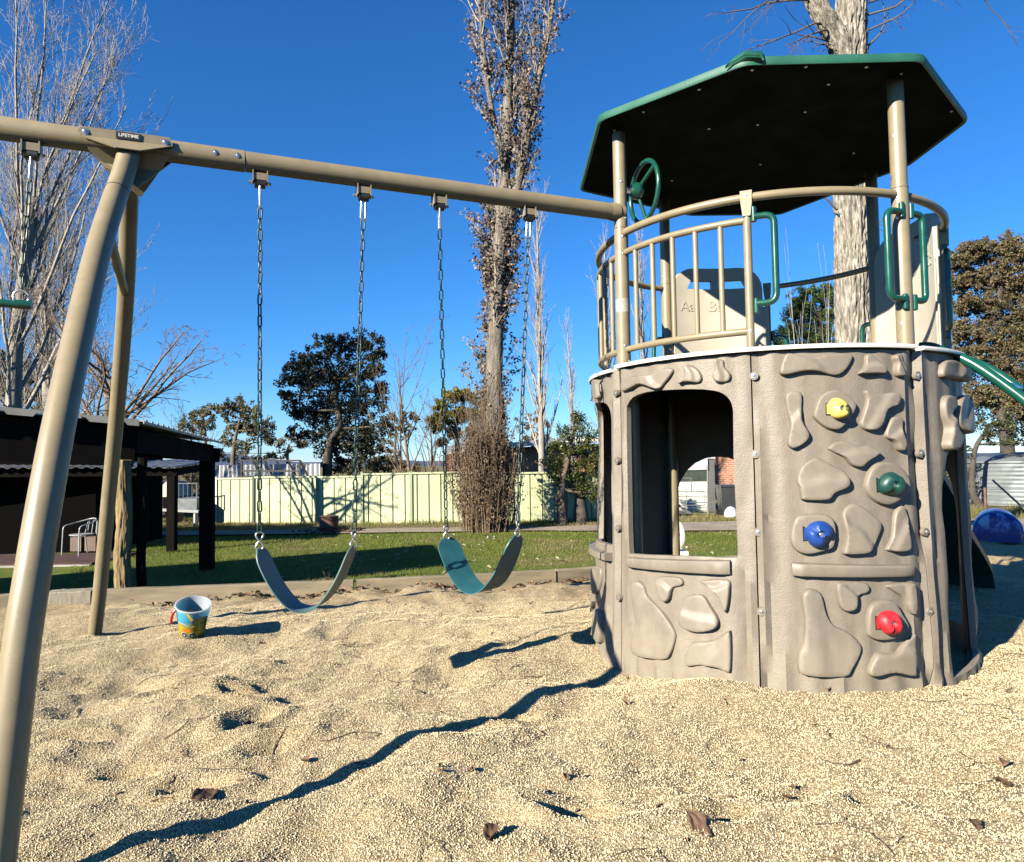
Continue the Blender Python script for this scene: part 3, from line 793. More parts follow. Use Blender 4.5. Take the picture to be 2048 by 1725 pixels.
baluster_bay(VL, VM, 5); baluster_bay(rad(157.5), VL, 5)
def thin_post(th):
    nn = Vector((math.cos(th), math.sin(th), 0)); tt = Vector((-nn.y, nn.x, 0))
    m = MB(); m.cyl(pol(TR, th, ZD - .02), pol(TR, th, ZR - .05), .0185, 18)
    # flattened bracket that wraps the rail
    for s0, s1, z0, z1 in ((.017, .024, ZR - .09, ZR - .03), (.024, .026, ZR - .03, ZR + .026)):
        vs = []
        for (w, z) in ((s0, z0), (s1, z1)):
            vs += [pol(TR, th, z) + tt * sx * w + nn * sy * .0235 for sx, sy in ((-1, -1), (1, -1), (1, 1), (-1, 1))]
        m.add(vs, [(0, 1, 5, 4), (1, 2, 6, 5), (2, 3, 7, 6), (3, 0, 4, 7), (4, 5, 6, 7), (3, 2, 1, 0)])
    po = m.build('upright', MAT['tan'], tower, angle=40)
    for z in (ZR + .004, ZR2 + .02, ZR3): bolt_at(po, pol(TR + (.0235 if z > ZR2 + .1 else .0185), th, z), nn, .7)
for th in (VM, rad(157.5), VRM, rad(67.5)): thin_post(th)

# green hand grips
def grip(pts, r=.0145, bend=.055):
    m = MB(); m.tube(fillet(pts, bend, 6), r, 12)
    g = m.build('hand_grip', MAT['green'], tower)
    for p, q in ((pts[0], pts[1]), (pts[-1], pts[-2])):
        f = MB(); d = (q - p).normalized(); x, y = perp(d)
        zz = .010 if p is pts[0] else -.010; f.tube([p + Vector((0, 0, zz - .036)), p + Vector((0, 0, zz - .032)), p + Vector((0, 0, zz + .032)), p + Vector((0, 0, zz + .036))], [.007, .0125, .0125, .007], 10); f.build('foot_plate', MAT['green'], g)
    return g
def grip_side(th, dirn, z0=2.075, z1=1.71, out=.115, lift=.012, r=.0150):
    base = pol(TR, th, 0); nn = Vector((math.cos(th), math.sin(th), 0)); tt = Vector((-nn.y, nn.x, 0)) * dirn
    a = base + tt * .03 + nn * lift; b = base + tt * out + nn * lift
    return grip([a + Vector((0, 0, z0)), b + Vector((0, 0, z0)), b + Vector((0, 0, z1)), a + Vector((0, 0, z1))], r)
grip_side(VM, 1, 2.095, 1.70)
grip_side(VR, -1, 2.10, 1.705, .125, .03)
grip_side(VR, 1, 2.10, 1.705, .10, .03)
grip_side(VRM, -1, 2.06, 1.66, .09, .0)
def loop_grip(th, dirn, z0=1.84):
    base = pol(TR, th, 0); nn = Vector((math.cos(th), math.sin(th), 0)); tt = Vector((-nn.y, nn.x, 0)) * dirn
    grip([base + tt * .03 + Vector((0, 0, z0)), base + tt * .11 + Vector((0, 0, z0)), base + tt * .12 + Vector((0, 0, ZD))], .0145)
loop_grip(rad(67.5), -1); loop_grip(rad(22.5), 1); loop_grip(rad(112.5), 1)

# letter panels
def letter_panel(t0, t1):
    rr = TR - .02; s0, s1 = t0 * rr + .03, t1 * rr - .03; zt = 2.335; w = s1 - s0
    outer = [(s0, ZD), (s1, ZD), (s1, zt - .16)]
    for k in range(7): a = PI / 2 * k / 6; outer.append((s1 - .16 + .16 * math.cos(a), zt - .16 + .16 * math.sin(a)))
    for k in range(7): a = PI / 2 + PI / 2 * k / 6; outer.append((s0 + .16 + .16 * math.cos(a), zt - .16 + .16 * math.sin(a)))
    outer.append((s0, zt - .16))
    outer = closed_len(outer, .04)
    mid = (s0 + s1) / 2
    h1 = [(mid - .21, zt - .145), (mid - .025, zt - .145), (mid - .025, zt - .085), (mid - .18, zt - .085)]
    h2 = [(2 * mid - x, z) for x, z in h1[::-1]]
    pts = []; ed = []
    for poly in (outer, closed_len(h1, .03), closed_len(h2, .03)):
        n0 = len(pts); pts += [Vector((p[0], p[1])) for p in poly]; ed += [(n0 + i, n0 + (i + 1) % len(poly)) for i in range(len(poly))]
    for i in range(1, 14):
        for j in range(1, 18):
            x, z = s0 + w * i / 14, ZD + (zt - ZD) * j / 18
            if inside(outer, x, z) and not inside(h1, x, z) and not inside(h2, x, z): pts.append(Vector((x, z)))
    vs, es, fs, *_ = delaunay_2d_cdt(pts, ed, [], 0, 1e-6)
    keep = []
    for f in fs:
        cx = sum(vs[i][0] for i in f) / 3; cy = sum(vs[i][1] for i in f) / 3
        if not inside(outer, cx, cy) or inside(h1, cx, cy) or inside(h2, cx, cy): continue
        a, b, c = [vs[i] for i in f]
        if (b[0] - a[0]) * (c[1] - a[1]) - (b[1] - a[1]) * (c[0] - a[0]) < 0: f = f[::-1]
        keep.append(tuple(f))
    n = len(vs); P1 = [pol(rr + .02, v[0] / rr, v[1]) for v in vs]; P2 = [pol(rr - .02, v[0] / rr, v[1]) for v in vs]
    cnt = {(f[k], f[(k + 1) % 3]) for f in keep for k in range(3)}
    side = [(b, a, a + n, b + n) for a, b in cnt if (b, a) not in cnt]
    m = MB(); m.add(P1 + P2, keep + [tuple(i + n for i in f[::-1]) for f in keep] + side)
    o = m.build('letter_panel', MAT['cream'], tower, angle=40); o['label'] = 'cream panel with slots and raised letters'
    tm = (t0 + t1) / 2; nn = Vector((math.cos(tm), math.sin(tm), 0)); rgt = Vector((nn.y, -nn.x, 0)); rgt = -Vector((-nn.y, nn.x, 0))
    for k, word in enumerate(('Aa', 'Bb', 'Cc')):
        th = tm + (.235 - .235 * k) ; 
        n2 = Vector((math.cos(th), math.sin(th), 0)); x2 = Vector((n2.y, -n2.x, 0))
        t = put('raised_letters', text_mesh('raised_letters', word, .105, .003, MAT['cream']), o)
        q = Matrix((x2, Vector((0, 0, 1)), -n2)).transposed().to_4x4(); q.translation = pol(rr - .0215, th, zt - .30)
        t.matrix_basis = q
    sd = MB(); sd.box(pol(rr, t0 + .02, (ZD + 2.05) / 2), (.03, .05, 2.05 - ZD), Matrix.Rotation(t0, 3, 'Z')); sd.build('side_stile', MAT['cream'], o, False)
    return o
letter_panel(rad(67.5), rad(112.5)); letter_panel(rad(-22.5), rad(22.5))

# steering wheel
hp = pol(TR - .10, VL, 2.435); ax = Vector((math.cos(VL - .10), math.sin(VL - .10), 0)); sx = Vector((-ax.y, ax.x, 0)); sz = Vector((0, 0, 1))
wheel_c = hp - ax * .045
m = MB(); m.tube([wheel_c + (sx * math.cos(a) + sz * math.sin(a)) * .158 for a in [2 * PI * k / 40 for k in range(40)]], .0125, 10, closed=True)
sw = m.build('steering_wheel', MAT['green'], tower)
m = MB(); m.tube([hp + ax * .03, hp + ax * .005, hp - ax * .01, hp - ax * .03], [.032, .045, .045, .030], 20); m.build('hub', MAT['green'], sw, angle=40)
m = MB(); m.cyl(hp + ax * .065, hp + ax * .028, .018, 14); m.build('axle', MAT['steel'], sw)
for a in (40, 160, 275):
    d = sx * math.cos(rad(a)) + sz * math.sin(rad(a)); m = MB(); m.tube([hp - ax * .01 + d * .03, wheel_c + d * .153], .0095, 8); m.build('spoke', MAT['green'], sw)

# roof
RS_ = .05                                               # the canopy rises a little towards the back
def RP(u, v):
    r = ray(u, v); t = (ZT - CAMZ - RS_ * 2.9) / (r.z - RS_ * r.y); return Vector((r.x * t, r.y * t, CAMZ + r.z * t))
rc = [RP(1197, 243), RP(1490, 130), RP(1846, 122), RP(1936, 243), RP(1818, 332), RP(1560, 430), RP(1380, 432), RP(1160, 382)]
print('roof', [tuple(round(q, 2) for q in p) for p in rc])
cen = sum(rc, Vector()) / 8; N8 = 8
def ring8(sc, z): return [Vector((cen.x + (p.x - cen.x) * sc, cen.y + (p.y - cen.y) * sc, z + RS_ * (cen.y + (p.y - cen.y) * sc - 2.9))) for p in rc]
def bev(poly, r=.05):
    out = []; n = len(poly)
    for i in range(n):
        a, b, c = poly[i - 1], poly[i], poly[(i + 1) % n]
        p, q = b + (a - b).normalized() * r, b + (c - b).normalized() * r
        for k in range(4):
            t = k / 3; out.append((1 - t) ** 2 * p + 2 * t * (1 - t) * b + t * t * q)
    return out
m = MB()
layers = [bev(ring8(.985, ZT + .006), .04), bev(ring8(1.0, ZT), .04), bev(ring8(1.004, ZT + .012), .04), bev(ring8(1.0, ZT + .036), .04), bev(ring8(.975, ZT + .052), .04), bev(ring8(.5, ZT + .17), .03), bev(ring8(.06, ZT + .27), .004)]
n = len(layers[0]); vs = [p for l in layers for p in l]; fs = []
for k in range(len(layers) - 1):
    for i in range(n): j = (i + 1) % n; fs.append((k * n + i, k * n + j, (k + 1) * n + j, (k + 1) * n + i))
fs.append(tuple((len(layers) - 1) * n + i for i in range(n)))
m.add(vs, fs); roof = m.build('roof', MAT['roof'], tower, angle=35)
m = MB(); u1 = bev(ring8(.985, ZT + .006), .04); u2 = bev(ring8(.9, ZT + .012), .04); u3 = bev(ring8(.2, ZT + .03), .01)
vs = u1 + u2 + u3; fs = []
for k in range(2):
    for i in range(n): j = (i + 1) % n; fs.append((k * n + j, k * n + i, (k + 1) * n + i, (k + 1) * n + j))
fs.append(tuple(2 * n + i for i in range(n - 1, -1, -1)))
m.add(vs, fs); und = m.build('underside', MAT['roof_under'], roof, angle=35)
for i in (1,):
    # overlapped joint cap on the hip
    p0 = rc[i] + (rc[i] - cen).normalized() * .012; d = (cen - rc[i]).normalized()
    tng = Vector((-d.y, d.x, 0))
    prof = [(-.085, -.008), (-.05, .008), (0, .018), (.07, .012), (.078, -.006)]
    rows = []
    for t, z in ((-.004, ZT + .022), (.012, ZT + .046), (.5, ZT + .172), (.8, ZT + .245)):
        rows.append([p0 + d * (t + abs(w) * .40) + tng * (-w) + Vector((0, 0, z + h + RS_ * (p0.y - 2.9) * (1 - t) - p0.z)) for w, h in prof])
    vs = [p for r in rows for p in r]; fs = []
    for a in range(3):
        for b in range(4): fs.append((a * 5 + b, a * 5 + b + 1, (a + 1) * 5 + b + 1, (a + 1) * 5 + b))
    fs.append((0, 1, 2, 3, 4)); m = MB().add(vs, fs)
    o = m.build('hip_cap', MAT['roof'], roof, angle=40)
    md = o.modifiers.new('thickness', 'SOLIDIFY'); md.thickness = .01
for (x, y) in ((598, 225), (350, 325), (220, 407), (835, 138), (1075, 124), (1345, 125), (1500, 155), (1176, 202), (1072, 325), (860, 382), (643, 400), (872, 558), (1288, 508), (477, 630), (1343, 612), (1725, 322), (435, 740)):
    p = RP(1130 + x * .44824, 80 + y * .44824) + Vector((0, 0, .003))
    q = (p - cen); 
    bolt_at(und, p, (0, 0, -1), .55)

# climber with green side tubes going out to the right, slide behind
ca = rad(-45); cdv = Vector((math.cos(ca), math.sin(ca), 0)); cpv = Vector((-cdv.y, cdv.x, 0))
s0 = P(1886, 703, 3.36)
lad = []
for off in (0, .36):
    a = s0 + cpv * off; path = [a - cdv * .10 + Vector((0, 0, .035)), a + Vector((0, 0, .0)), a + cdv * .29 + Vector((0, 0, -.235)), a + cdv * 1.35 + Vector((0, 0, -1.40)), a + cdv * 1.45 + Vector((0, 0, -1.62))]
    m = MB(); m.tube(smooth_path(path, 8), .0235, 14); lad.append(m.build('climber_rail', MAT['green'], tower))
for k in range(1, 7):
    t = k / 6.6; a = s0 + cdv * (.29 + 1.06 * (t - .2)) + Vector((0, 0, -.235 - 1.165 * (t - .2)))
    m = MB(); m.cyl(a, a + cpv * .36, .0165, 10); m.build('rung', MAT['green'], tower)
edge = [P(1850, 905, 4.45), P(1885, 945, 4.6), P(1915, 1000, 4.75), P(1935, 1052, 4.9), P(1960, 1092, 5.1), P(1985, 1140, 5.3), P(1997, 1200, 5.42), P(2040, 1228, 5.75)]
edge = smooth_path(edge, 5); sidev = Vector((-.70, .71, 0)) * .44
m = MB(); rows = []
for p in edge:
    rows.append([p + Vector((0, 0, .02)), p + Vector((0, 0, .02)) + sidev * .05, p + sidev * .06 - Vector((0, 0, .022)), p + sidev * .94 - Vector((0, 0, .022)), p + sidev * .95 + Vector((0, 0, .02)), p + sidev + Vector((0, 0, .02)), p + sidev - Vector((0, 0, .03)), p - Vector((0, 0, .03))])
vs = [p for r in rows for p in r]; fs = []
for a in range(len(rows) - 1):
    for b in range(8): c = (b + 1) % 8; fs.append((a * 8 + b, a * 8 + c, (a + 1) * 8 + c, (a + 1) * 8 + b))
fs.append(tuple(range(7, -1, -1))); fs.append(tuple((len(rows) - 1) * 8 + k for k in range(8)))
m.add(vs, fs); m.build('slide', MAT['hgreen'], tower, angle=30)  # slide takes the darker hold green to stand for tower shade

# ================================================================== SWING FRAME
B0 = pol(TR - .01, VL, 2.305); bm_pts = [(60, 258), (260, 288), (520, 326), (727, 356), (878, 379), (1057, 405)]
bL = Vector((-1.838, 2.676, 2.31)); bdir = (Vector((B0.x, B0.y, 0)) - Vector((bL.x, bL.y, 0))).normalized()
BZ = 2.305
def beam(s): return Vector((B0.x, B0.y, BZ)) - bdir * s
def beam_s(u, v):
    """distance along the beam from the tower of the point seen at column u"""
    r = ray(u, v); a = np.array([[r.x, bdir.x], [r.y, bdir.y]]); t, s = np.linalg.solve(a, np.array([B0.x, B0.y])); return float(s)
frame = empty('swing_frame', beam(beam_s(260, 288)), 'beige tubular swing frame with curved legs joined to the play tower', 'swing frame')
frame.location.z = 0
bn = Vector((-bdir.y, bdir.x, 0)); bn = bn if bn.y > 0 else -bn      # away from the camera
s_joint = beam_s(490, 322); s_end = beam_s(60, 258) + .62
m = MB(); m.tube([beam(.0), beam(s_joint - .001)], .0425, 28); m.build('beam', MAT['tan'], frame, angle=50)
m = MB(); m.tube([beam(s_joint + .001), beam(s_joint + .002), beam(s_end - .01), beam(s_end)], [.0405, .0445, .0445, .040], 28); bm2 = m.build('beam', MAT['tan'], frame, angle=50)
m = MB(); m.tube([beam(.075), beam(.048), beam(.03)], [.0435, .047, .047], 28); m.build('beam_collar', MAT['tan'], frame, angle=50)
for u, v in ((431, 313), (475, 319)):
    s = beam_s(u, v); nd = (-bn + Vector((0, 0, .12))).normalized(); bolt_at(bm2, beam(s) + nd * .0445, nd, .95)
sb = beam_s(258, 288)
def bx(s, off, h): return beam(sb - s) - bn * off + Vector((0, 0, h))
# bracket: front saddle plate, two gussets
def plate(name, pts, th, mat, parent=frame):
    a = [Vector(p) for p in pts]; nv = (a[1] - a[0]).cross(a[2] - a[1]).normalized() * th; n = len(a)
    m = MB(); m.add(a + [p + nv for p in a], [tuple(range(n - 1, -1, -1)), tuple(range(n, 2 * n))] + [(i, (i + 1) % n, n + (i + 1) % n, n + i) for i in range(n)])
    return m.build(name, mat, parent, False)
fp = plate('saddle_plate', [bx(-.155, .050, .030), bx(-.170, .050, .012), bx(-.160, .051, -.008), bx(.162, .051, -.002), bx(.162, .050, .010), bx(.150, .050, .034)], .006, MAT['tan'])
plate('saddle_lip', [bx(-.162, .052, -.009), bx(-.035, .104, -.060), bx(.050, .104, -.060), bx(.160, .052, -.003)], .005, MAT['tan'])
plate('saddle_plate', [bx(-.155, -.050, .030), bx(-.170, -.050, .012), bx(-.160, -.050, -.010), bx(-.035, -.056, -.062), bx(.045, -.056, -.062), bx(.155, -.050, -.016), bx(.162, -.050, .004), bx(.150, -.050, .034)][::-1], .006, MAT['tan'])
for sg in (1, -1):
    plate('gusset', [bx(-.155, .030 * sg, -.022), bx(-.075, -.020 * sg, -.105), bx(.040, -.055 * sg, -.185), bx(.155, .030 * sg, -.030)][::sg], .005, MAT['tan'])
for s in (-.145, .135):
    bolt_at(fp, bx(s, .0575, .010 if s < 0 else .012), -bn, 1.1)
lp = MB(); lp.box(bx(.005, .0585, .014), (.088, .004, .028), Matrix((bdir, -bn, Vector((0, 0, 1)))).transposed()); lab = lp.build('name_badge', MAT['dark'], frame, False)
t = put('badge_lettering', text_mesh('badge_lettering', 'LIFETIME', .0185, .0006, MAT['white'], 'CENTER', .0004), lab)
q = Matrix((bdir, Vector((0, 0, 1)), -bn)).transposed().to_4x4(); q.translation = bx(.005, .0612, .0145); t.matrix_basis = q

sp_ = beam(sb); near = [bx(.006, .048, -.050), P(246, 350, sp_.y - .075), P(228, 400, 2.67), P(204, 475, 2.51), P(184, 550, 2.37), P(150, 700, 2.12), P(118, 850, 1.97), P(90, 1000, 1.87), P(65, 1150, 1.81), P(42, 1300, 1.77), P(18, 1500, 1.73), P(-5, 1700, 1.70)]
lastd = near[-1] - near[-2]; kk = (near[-1].z + .15) / -lastd.z; near.append(near[-1] + lastd * kk)
far = [bx(.02, -.03, -.05), P(260, 360, 3.06), P(257, 440, 3.22), P(251, 600, 3.50), P(236, 800, 3.85), P(217, 1000, 4.12), P(200, 1180, 4.32), P(190, 1266, 4.43)]
lastd = far[-1] - far[-2]; far.append(far[-1] + lastd * (.12 / -lastd.z))
m = MB(); m.tube(smooth_path(near, 6), .0415, 28); m.build('leg', MAT['tan'], frame)
nn_ = smooth_path(near, 6); m = MB(); m.tube([nn_[10], nn_[10] + (nn_[11] - nn_[10]).normalized() * .003], .0422, 28); m.build('leg_joint', MAT['dark'], frame)
m = MB(); m.tube(smooth_path(far, 6), .0385, 28); m.build('leg', MAT['tan'], frame)
fa, fb = P(250, 588, 3.48), P(212, 448, 2.62)
m = MB(); m.tube([fb, fa], [.020, .020], 16); m.build('cross_brace', MAT['tan'], frame)

# hangers
HZ = BZ - .105
def hanger(s):
    c = beam(s); m = MB()
    Rm = Matrix((bdir, -bn, Vector((0, 0, 1)))).transposed()
    m.box(c + Vector((0, 0, -.062)), (.052, .040, .030), Rm)
    for sg in (-1, 1):
        m.box(c + bdir * sg * .029 + Vector((0, 0, -.045)), (.005, .050, .082), Rm)
    m.tube([c - bdir * .045 + Vector((0, 0, -.085)), c + bdir * .045 + Vector((0, 0, -.085))], .006, 8)
    hg = m.build('hanger', MAT['tan'], frame, False)
    k = MB(); k.tube([c - bdir * .022 + Vector((0, 0, -.088)), c + bdir * .022 + Vector((0, 0, -.088))], .020, 14); k.build('bushing', MAT['dark'], hg)
    for sg in (-1, 1): bolt_at(hg, c + bdir * sg * .033 - bn * .0 + Vector((0, 0, -.085)), bdir * sg, .9)
    return c + Vector((0, 0, -.105))
# chains
def link_mesh(L=.056, w=.0235, r=.0036):
    pts = []; rr = w / 2 - r; hl = L / 2 - w / 2
    for k in range(7): a = -PI / 2 + PI * k / 6; pts.append((math.cos(a + PI / 2) * rr * 1.0, 0, 0))
    pts = []
    for k in range(6): a = PI * k / 5; pts.append(Vector((rr * math.cos(a), 0, hl + rr * math.sin(a))))
    for k in range(6): a = PI + PI * k / 5; pts.append(Vector((rr * math.cos(a), 0, -hl + rr * math.sin(a))))
    m = MB(); m.tube(pts, r, 6, closed=True); return m.mesh('link', MAT['chain'], angle=0)
LINK = link_mesh()
def ring_mesh(name, L, w, r, mat, eight=False):
    m = MB(); pts = []
    if eight:
        for k in range(40):
            a = 2 * PI * k / 40; pts.append(Vector((w / 2 * math.sin(2 * a), r * 1.1 * math.cos(a) , L / 2 * math.cos(a) )))
        pts = [Vector((w / 2 * math.sin(2 * PI * k / 40 * 2) * 1.0, r * 1.1 * math.sin(2 * PI * k / 40), L / 2 * math.sin(2 * PI * k / 40) if False else L / 2 * math.cos(2 * PI * k / 40))) for k in range(40)]
    else:
        hl = L / 2 - w / 2
        for k in range(8): a = PI * k / 7; pts.append(Vector((w / 2 * math.cos(a), 0, hl + w / 2 * math.sin(a))))
        for k in range(8): a = PI + PI * k / 7; pts.append(Vector((w / 2 * math.cos(a), 0, -hl + w / 2 * math.sin(a))))
    m.tube(pts, r, 8, closed=True); return m.mesh(name, mat, angle=0)
CLIP = ring_mesh('clip', .105, .020, .0052, MAT['steel'])
HOOK = ring_mesh('hook', .072, .030, .0042, MAT['steel'], True)
RINGM = ring_mesh('ring', .052, .052, .005, MAT['steel'])
def frame_mat(d, ref, p):
    z = Vector(d).normalized(); x = (Vector(ref) - z * Vector(ref).dot(z)).normalized(); y = z.cross(x)
    q = Matrix((x, y, z)).transposed().to_4x4(); q.translation = p; return q
def chain(root, a, b, ref, pitch=.0465, twist=.0, seed=0, low=.0):
    rr = random.Random(seed); d = b - a; n = max(2, int(round(d.length / pitch))); a0 = 0.0
    for k in range(n):
        t = (k + .5) / n; p = a + d * t
        a0 = twist * t + rr.uniform(-.12, .12)
        q = frame_mat(d, ref, p) @ Matrix.Rotation((PI / 2 if k % 2 else 0) + a0 + rad(20), 4, 'Z') @ Matrix.Rotation(rr.uniform(-.05, .05), 4, 'Y')
        put('link', LINK, root, None, q)
def belt(root, e0, e1, sag, wdir, width=.135, th=.0055, mats=None, tw=(0, 0), pw=2.1):
    """U-shaped strap between its two end points"""
    mid = (e0 + e1) / 2; ax = (e1 - e0) / 2; n = 36; rows = []
    path = []
    for i in range(n + 1):
        t = -1 + 2 * i / n; q = math.copysign(abs(t) ** .72, t)
        path.append(mid + ax * q + Vector((0, 0, -sag * (1 - abs(q) ** pw))))
    vs = []; fs = []
    for i, p in enumerate(path):
        d = (path[min(i + 1, n)] - path[max(i - 1, 0)]).normalized()
        t = i / n; w = Vector(wdir); w = (w - d * w.dot(d)).normalized()
        ang = tw[0] * (1 - t) ** 2 + tw[1] * t ** 2
        w = Matrix.Rotation(ang, 3, d) @ w
        nn = d.cross(w)
        e = min(i, n - i) / n; hw = width / 2 * min(1.0, .42 + 1.35 * math.sqrt(max(e, 0) / .12) * .58) if e < .12 else width / 2
        for a, b in ((-1, -1), (-.5, -1), (0, -1), (.5, -1), (1, -1), (1, 1), (.5, 1), (0, 1), (-.5, 1), (-1, 1)):
            vs.append(p + w * a * hw + nn * b * th / 2)
    for i in range(n):
        for k in range(10):
            l = (k + 1) % 10; fs.append((i * 10 + k, i * 10 + l, (i + 1) * 10 + l, (i + 1) * 10 + k))
    fs.append(tuple(range(9, -1, -1))); fs.append(tuple(n * 10 + k for k in range(10)))
    m = MB(); m.add(vs, fs)
    sides = []
    for i in range(n): sides += [1 if k < 4 else 0 for k in range(10)]
    m.m = sides + [0, 0]
    return m.build('seat', mats, root, angle=50), path
def swing(us, ends, depths, sag, wdir, label, seed, tw=(0, 0), mats=None, width=.135):
    tops = []
    for (u, v) in us: tops.append(hanger(beam_s(u, v)))
    root = empty('belt_swing', (tops[0] + tops[1]) / 2, label, 'swing', 'belt swings hanging from the beam')
    ep = [P(ends[0][0], ends[0][1], depths[0]), P(ends[1][0], ends[1][1], depths[1])]
    for k in range(2):
        a, b = tops[k], ep[k]; d = (b - a).normalized()
        put('clip', CLIP, root, None, frame_mat(d, bn if k == 0 else bdir, a + d * .035))
        chain(root, a + d * .088, b - d * .060, bdir, seed=seed + k, twist=(.7, -1.2, .9, 1.3)[(seed + k) % 4])
        put('hook', HOOK, root, None, frame_mat(d, bdir if k == 0 else (bdir + bn * .6), b - d * .030))
    st, path = belt(root, ep[0] + Vector((0, 0, -.0)), ep[1], sag, wdir, width, mats=mats or [MAT['belt'], MAT['belt_worn']], tw=tw)
    return root
swing(((520, 333), (727, 363)), ((519, 1096), (707, 1092)), (3.02, 3.17), .262, Vector((.10, .99, 0)), 'teal belt swing seen edge on, nearer the curved leg', 10, mats=[MAT['belt_pale'], MAT['belt_worn']])
swing(((878, 385), (1057, 412)), ((893, 1076), (1035, 1070)), (3.62, 3.34), .262, Vector((.80, .60, 0)), 'teal belt swing turned sideways, hanging next to the play tower', 20, tw=(0, .35), mats=[MAT['belt'], MAT['belt']])
# trapeze
tr_top = [hanger(beam_s(64, 262)), hanger(beam_s(64, 262) + .42)]
tz = empty('trapeze_swing', tr_top[0], 'green trapeze bar on a chain at the far end of the beam', 'trapeze')
bar0 = P(42, 609, 2.66); bv = (tr_top[1] - tr_top[0]); bv.z = 0
bar1 = bar0 + bv
m = MB(); m.tube([bar0 - bv.normalized() * -.03 - bv.normalized() * .055, bar1 + bv.normalized() * .05], .0155, 16); tb = m.build('bar', MAT['green'], tz)
m = MB(); m.tube([bar0 - bv.normalized() * .035, bar0 + bv.normalized() * .02], .0175, 16); m.build('sleeve', MAT['green'], tz)
for a, b in ((tr_top[0], bar0), (tr_top[1], bar1)):
    b = b + Vector((0, 0, .04)); d = (b - a).normalized()
    put('clip', CLIP, tz, None, frame_mat(d, bn, a + d * .035)); chain(tz, a + d * .085, b - d * .02, bdir, seed=33, twist=.8)
    put('ring', RINGM, tz, None, frame_mat((0, 0, 1), bdir, b - Vector((0, 0, .012))))
# ================================================================== BUCKET AND LITTER
bp = G(384, 1284); bp.z = sand_z(bp.x, bp.y) + .004
bq = Matrix.Translation(bp) @ Matrix.Rotation(rad(10), 4, 'Y') @ Matrix.Rotation(rad(17), 4, 'X')
bucket = empty('toy_bucket', bp, 'toy sand bucket printed with a yellow tip truck, on the sand', 'bucket')
def bmat():
    m, nt, b = nodes_of('bucket_print'); v = coords(nt, 'Object')
    sp = nt.nodes.new('ShaderNodeSeparateXYZ'); nt.links.new(v, sp.inputs[0])
    n = tex(nt, v, 16, 3); ad = nt.nodes.new('ShaderNodeMath'); ad.operation = 'MULTIPLY_ADD'; nt.links.new(n, ad.inputs[0]); ad.inputs[1].default_value = .085; nt.links.new(sp.outputs[2], ad.inputs[2])
    r = ramp(nt, ad.outputs[0], [(.0, (.62, .46, .02)), (.118, (.66, .50, .04)), (.128, (.50, .42, .04)), (.150, (.42, .62, .66)), (.158, (.07, .42, .62)), (.205, (.12, .50, .68)), (.222, (.55, .70, .74)), (.235, (.10, .47, .66))])
    nt.links.new(r, b.inputs['Base Color']); b.inputs['Roughness'].default_value = .3
    tr = nt.nodes.new('ShaderNodeBsdfTranslucent'); nt.links.new(r, tr.inputs[0]); mx = nt.nodes.new('ShaderNodeMixShader'); mx.inputs[0].default_value = .35; nt.links.new(b.outputs[0], mx.inputs[1]); nt.links.new(tr.outputs[0], mx.inputs[2]); nt.links.new(mx.outputs[0], nt.nodes['Material Output'].inputs[0]); return m
HB, RB, RTOP = .185, .068, .094
def bpt(a, z, off=0.0):
    r = RB + (RTOP - RB) * z / HB + off; return Vector((r * math.cos(a), r * math.sin(a), z))
seg = 40; m = MB(); prof = [(RB - .004, 0, 0), (RB, .004, 0), (RTOP - .001, HB - .008, 0), (RTOP + .004, HB - .006, 1), (RTOP + .004, HB + .002, 1), (RTOP - .002, HB + .003, 1), (RTOP - .004, HB - .006, 1), (RB - .002, .006, 1), (0.001, .006, 1)]
vs = []; fs = []; ms = []
for r, z, q in prof:
    for k in range(seg): a = 2 * PI * k / seg; vs.append((r * math.cos(a), r * math.sin(a), z))
for i in range(len(prof) - 1):
    for k in range(seg):
        l = (k + 1) % seg; fs.append((i * seg + k, i * seg + l, (i + 1) * seg + l, (i + 1) * seg + k)); ms.append(1 if i >= 2 else 0)
fs.append(tuple(range(seg - 1, -1, -1))); ms.append(0)
m.add(vs, fs); m.m = ms
WHITEP = leafmat('white_bucket_plastic', (.66, .72, .75), (.68, .74, .77), .55, .4)
body = m.build('body', [bmat(), WHITEP], bucket, angle=40, M=bq)
# printed truck: thin patches lying on the curved side
def decal(name, pts, mat, off=.0006, sub=6):
    poly = closed_len([V2(p_.x * 1.3, (p_.y - .004) * 1.22 + .004) for p_ in pts], .006); xs = [p.x for p in poly]; ys = [p.y for p in poly]; cx, cy = sum(xs) / len(xs), sum(ys) / len(ys)
    rings = [poly, [Vector((cx + (p.x - cx) * .5, cy + (p.y - cy) * .5)) for p in poly], [Vector((cx, cy))] * len(poly)]
    n = len(poly); vs = []
    for rg in rings:
        for p in rg: vs.append(bpt(FA + p.x / .08, p.y, off))
    fs = [(k * n + i, k * n + (i + 1) % n, (k + 1) * n + (i + 1) % n, (k + 1) * n + i) for k in range(2) for i in range(n)]
    mm = MB(); mm.add(vs, fs); return mm.build(name, mat, body, True, 0, M=bq)
FA = math.atan2(-bp.y, -bp.x) + .12
YL = pmat('print_yellow', (.75, .50, .02), .35, .05, 9); ORG = pmat('print_orange', (.62, .16, .02), .35, .05, 9); BLK = pmat('print_black', (.015, .012, .012), .35, .05, 9); SKYB = pmat('print_pale_blue', (.35, .62, .70), .35, .1, 20)
OLV = pmat('print_olive', (.42, .36, .03), .35, .2, 30)
V2 = lambda x, y: Vector((x, y))
decal('printed_hill', [V2(-.035, .07), V2(-.02, .095), V2(.01, .115), V2(.05, .115), V2(.065, .10), V2(.062, .06), V2(.04, .05), V2(0, .06)], OLV, .0004)
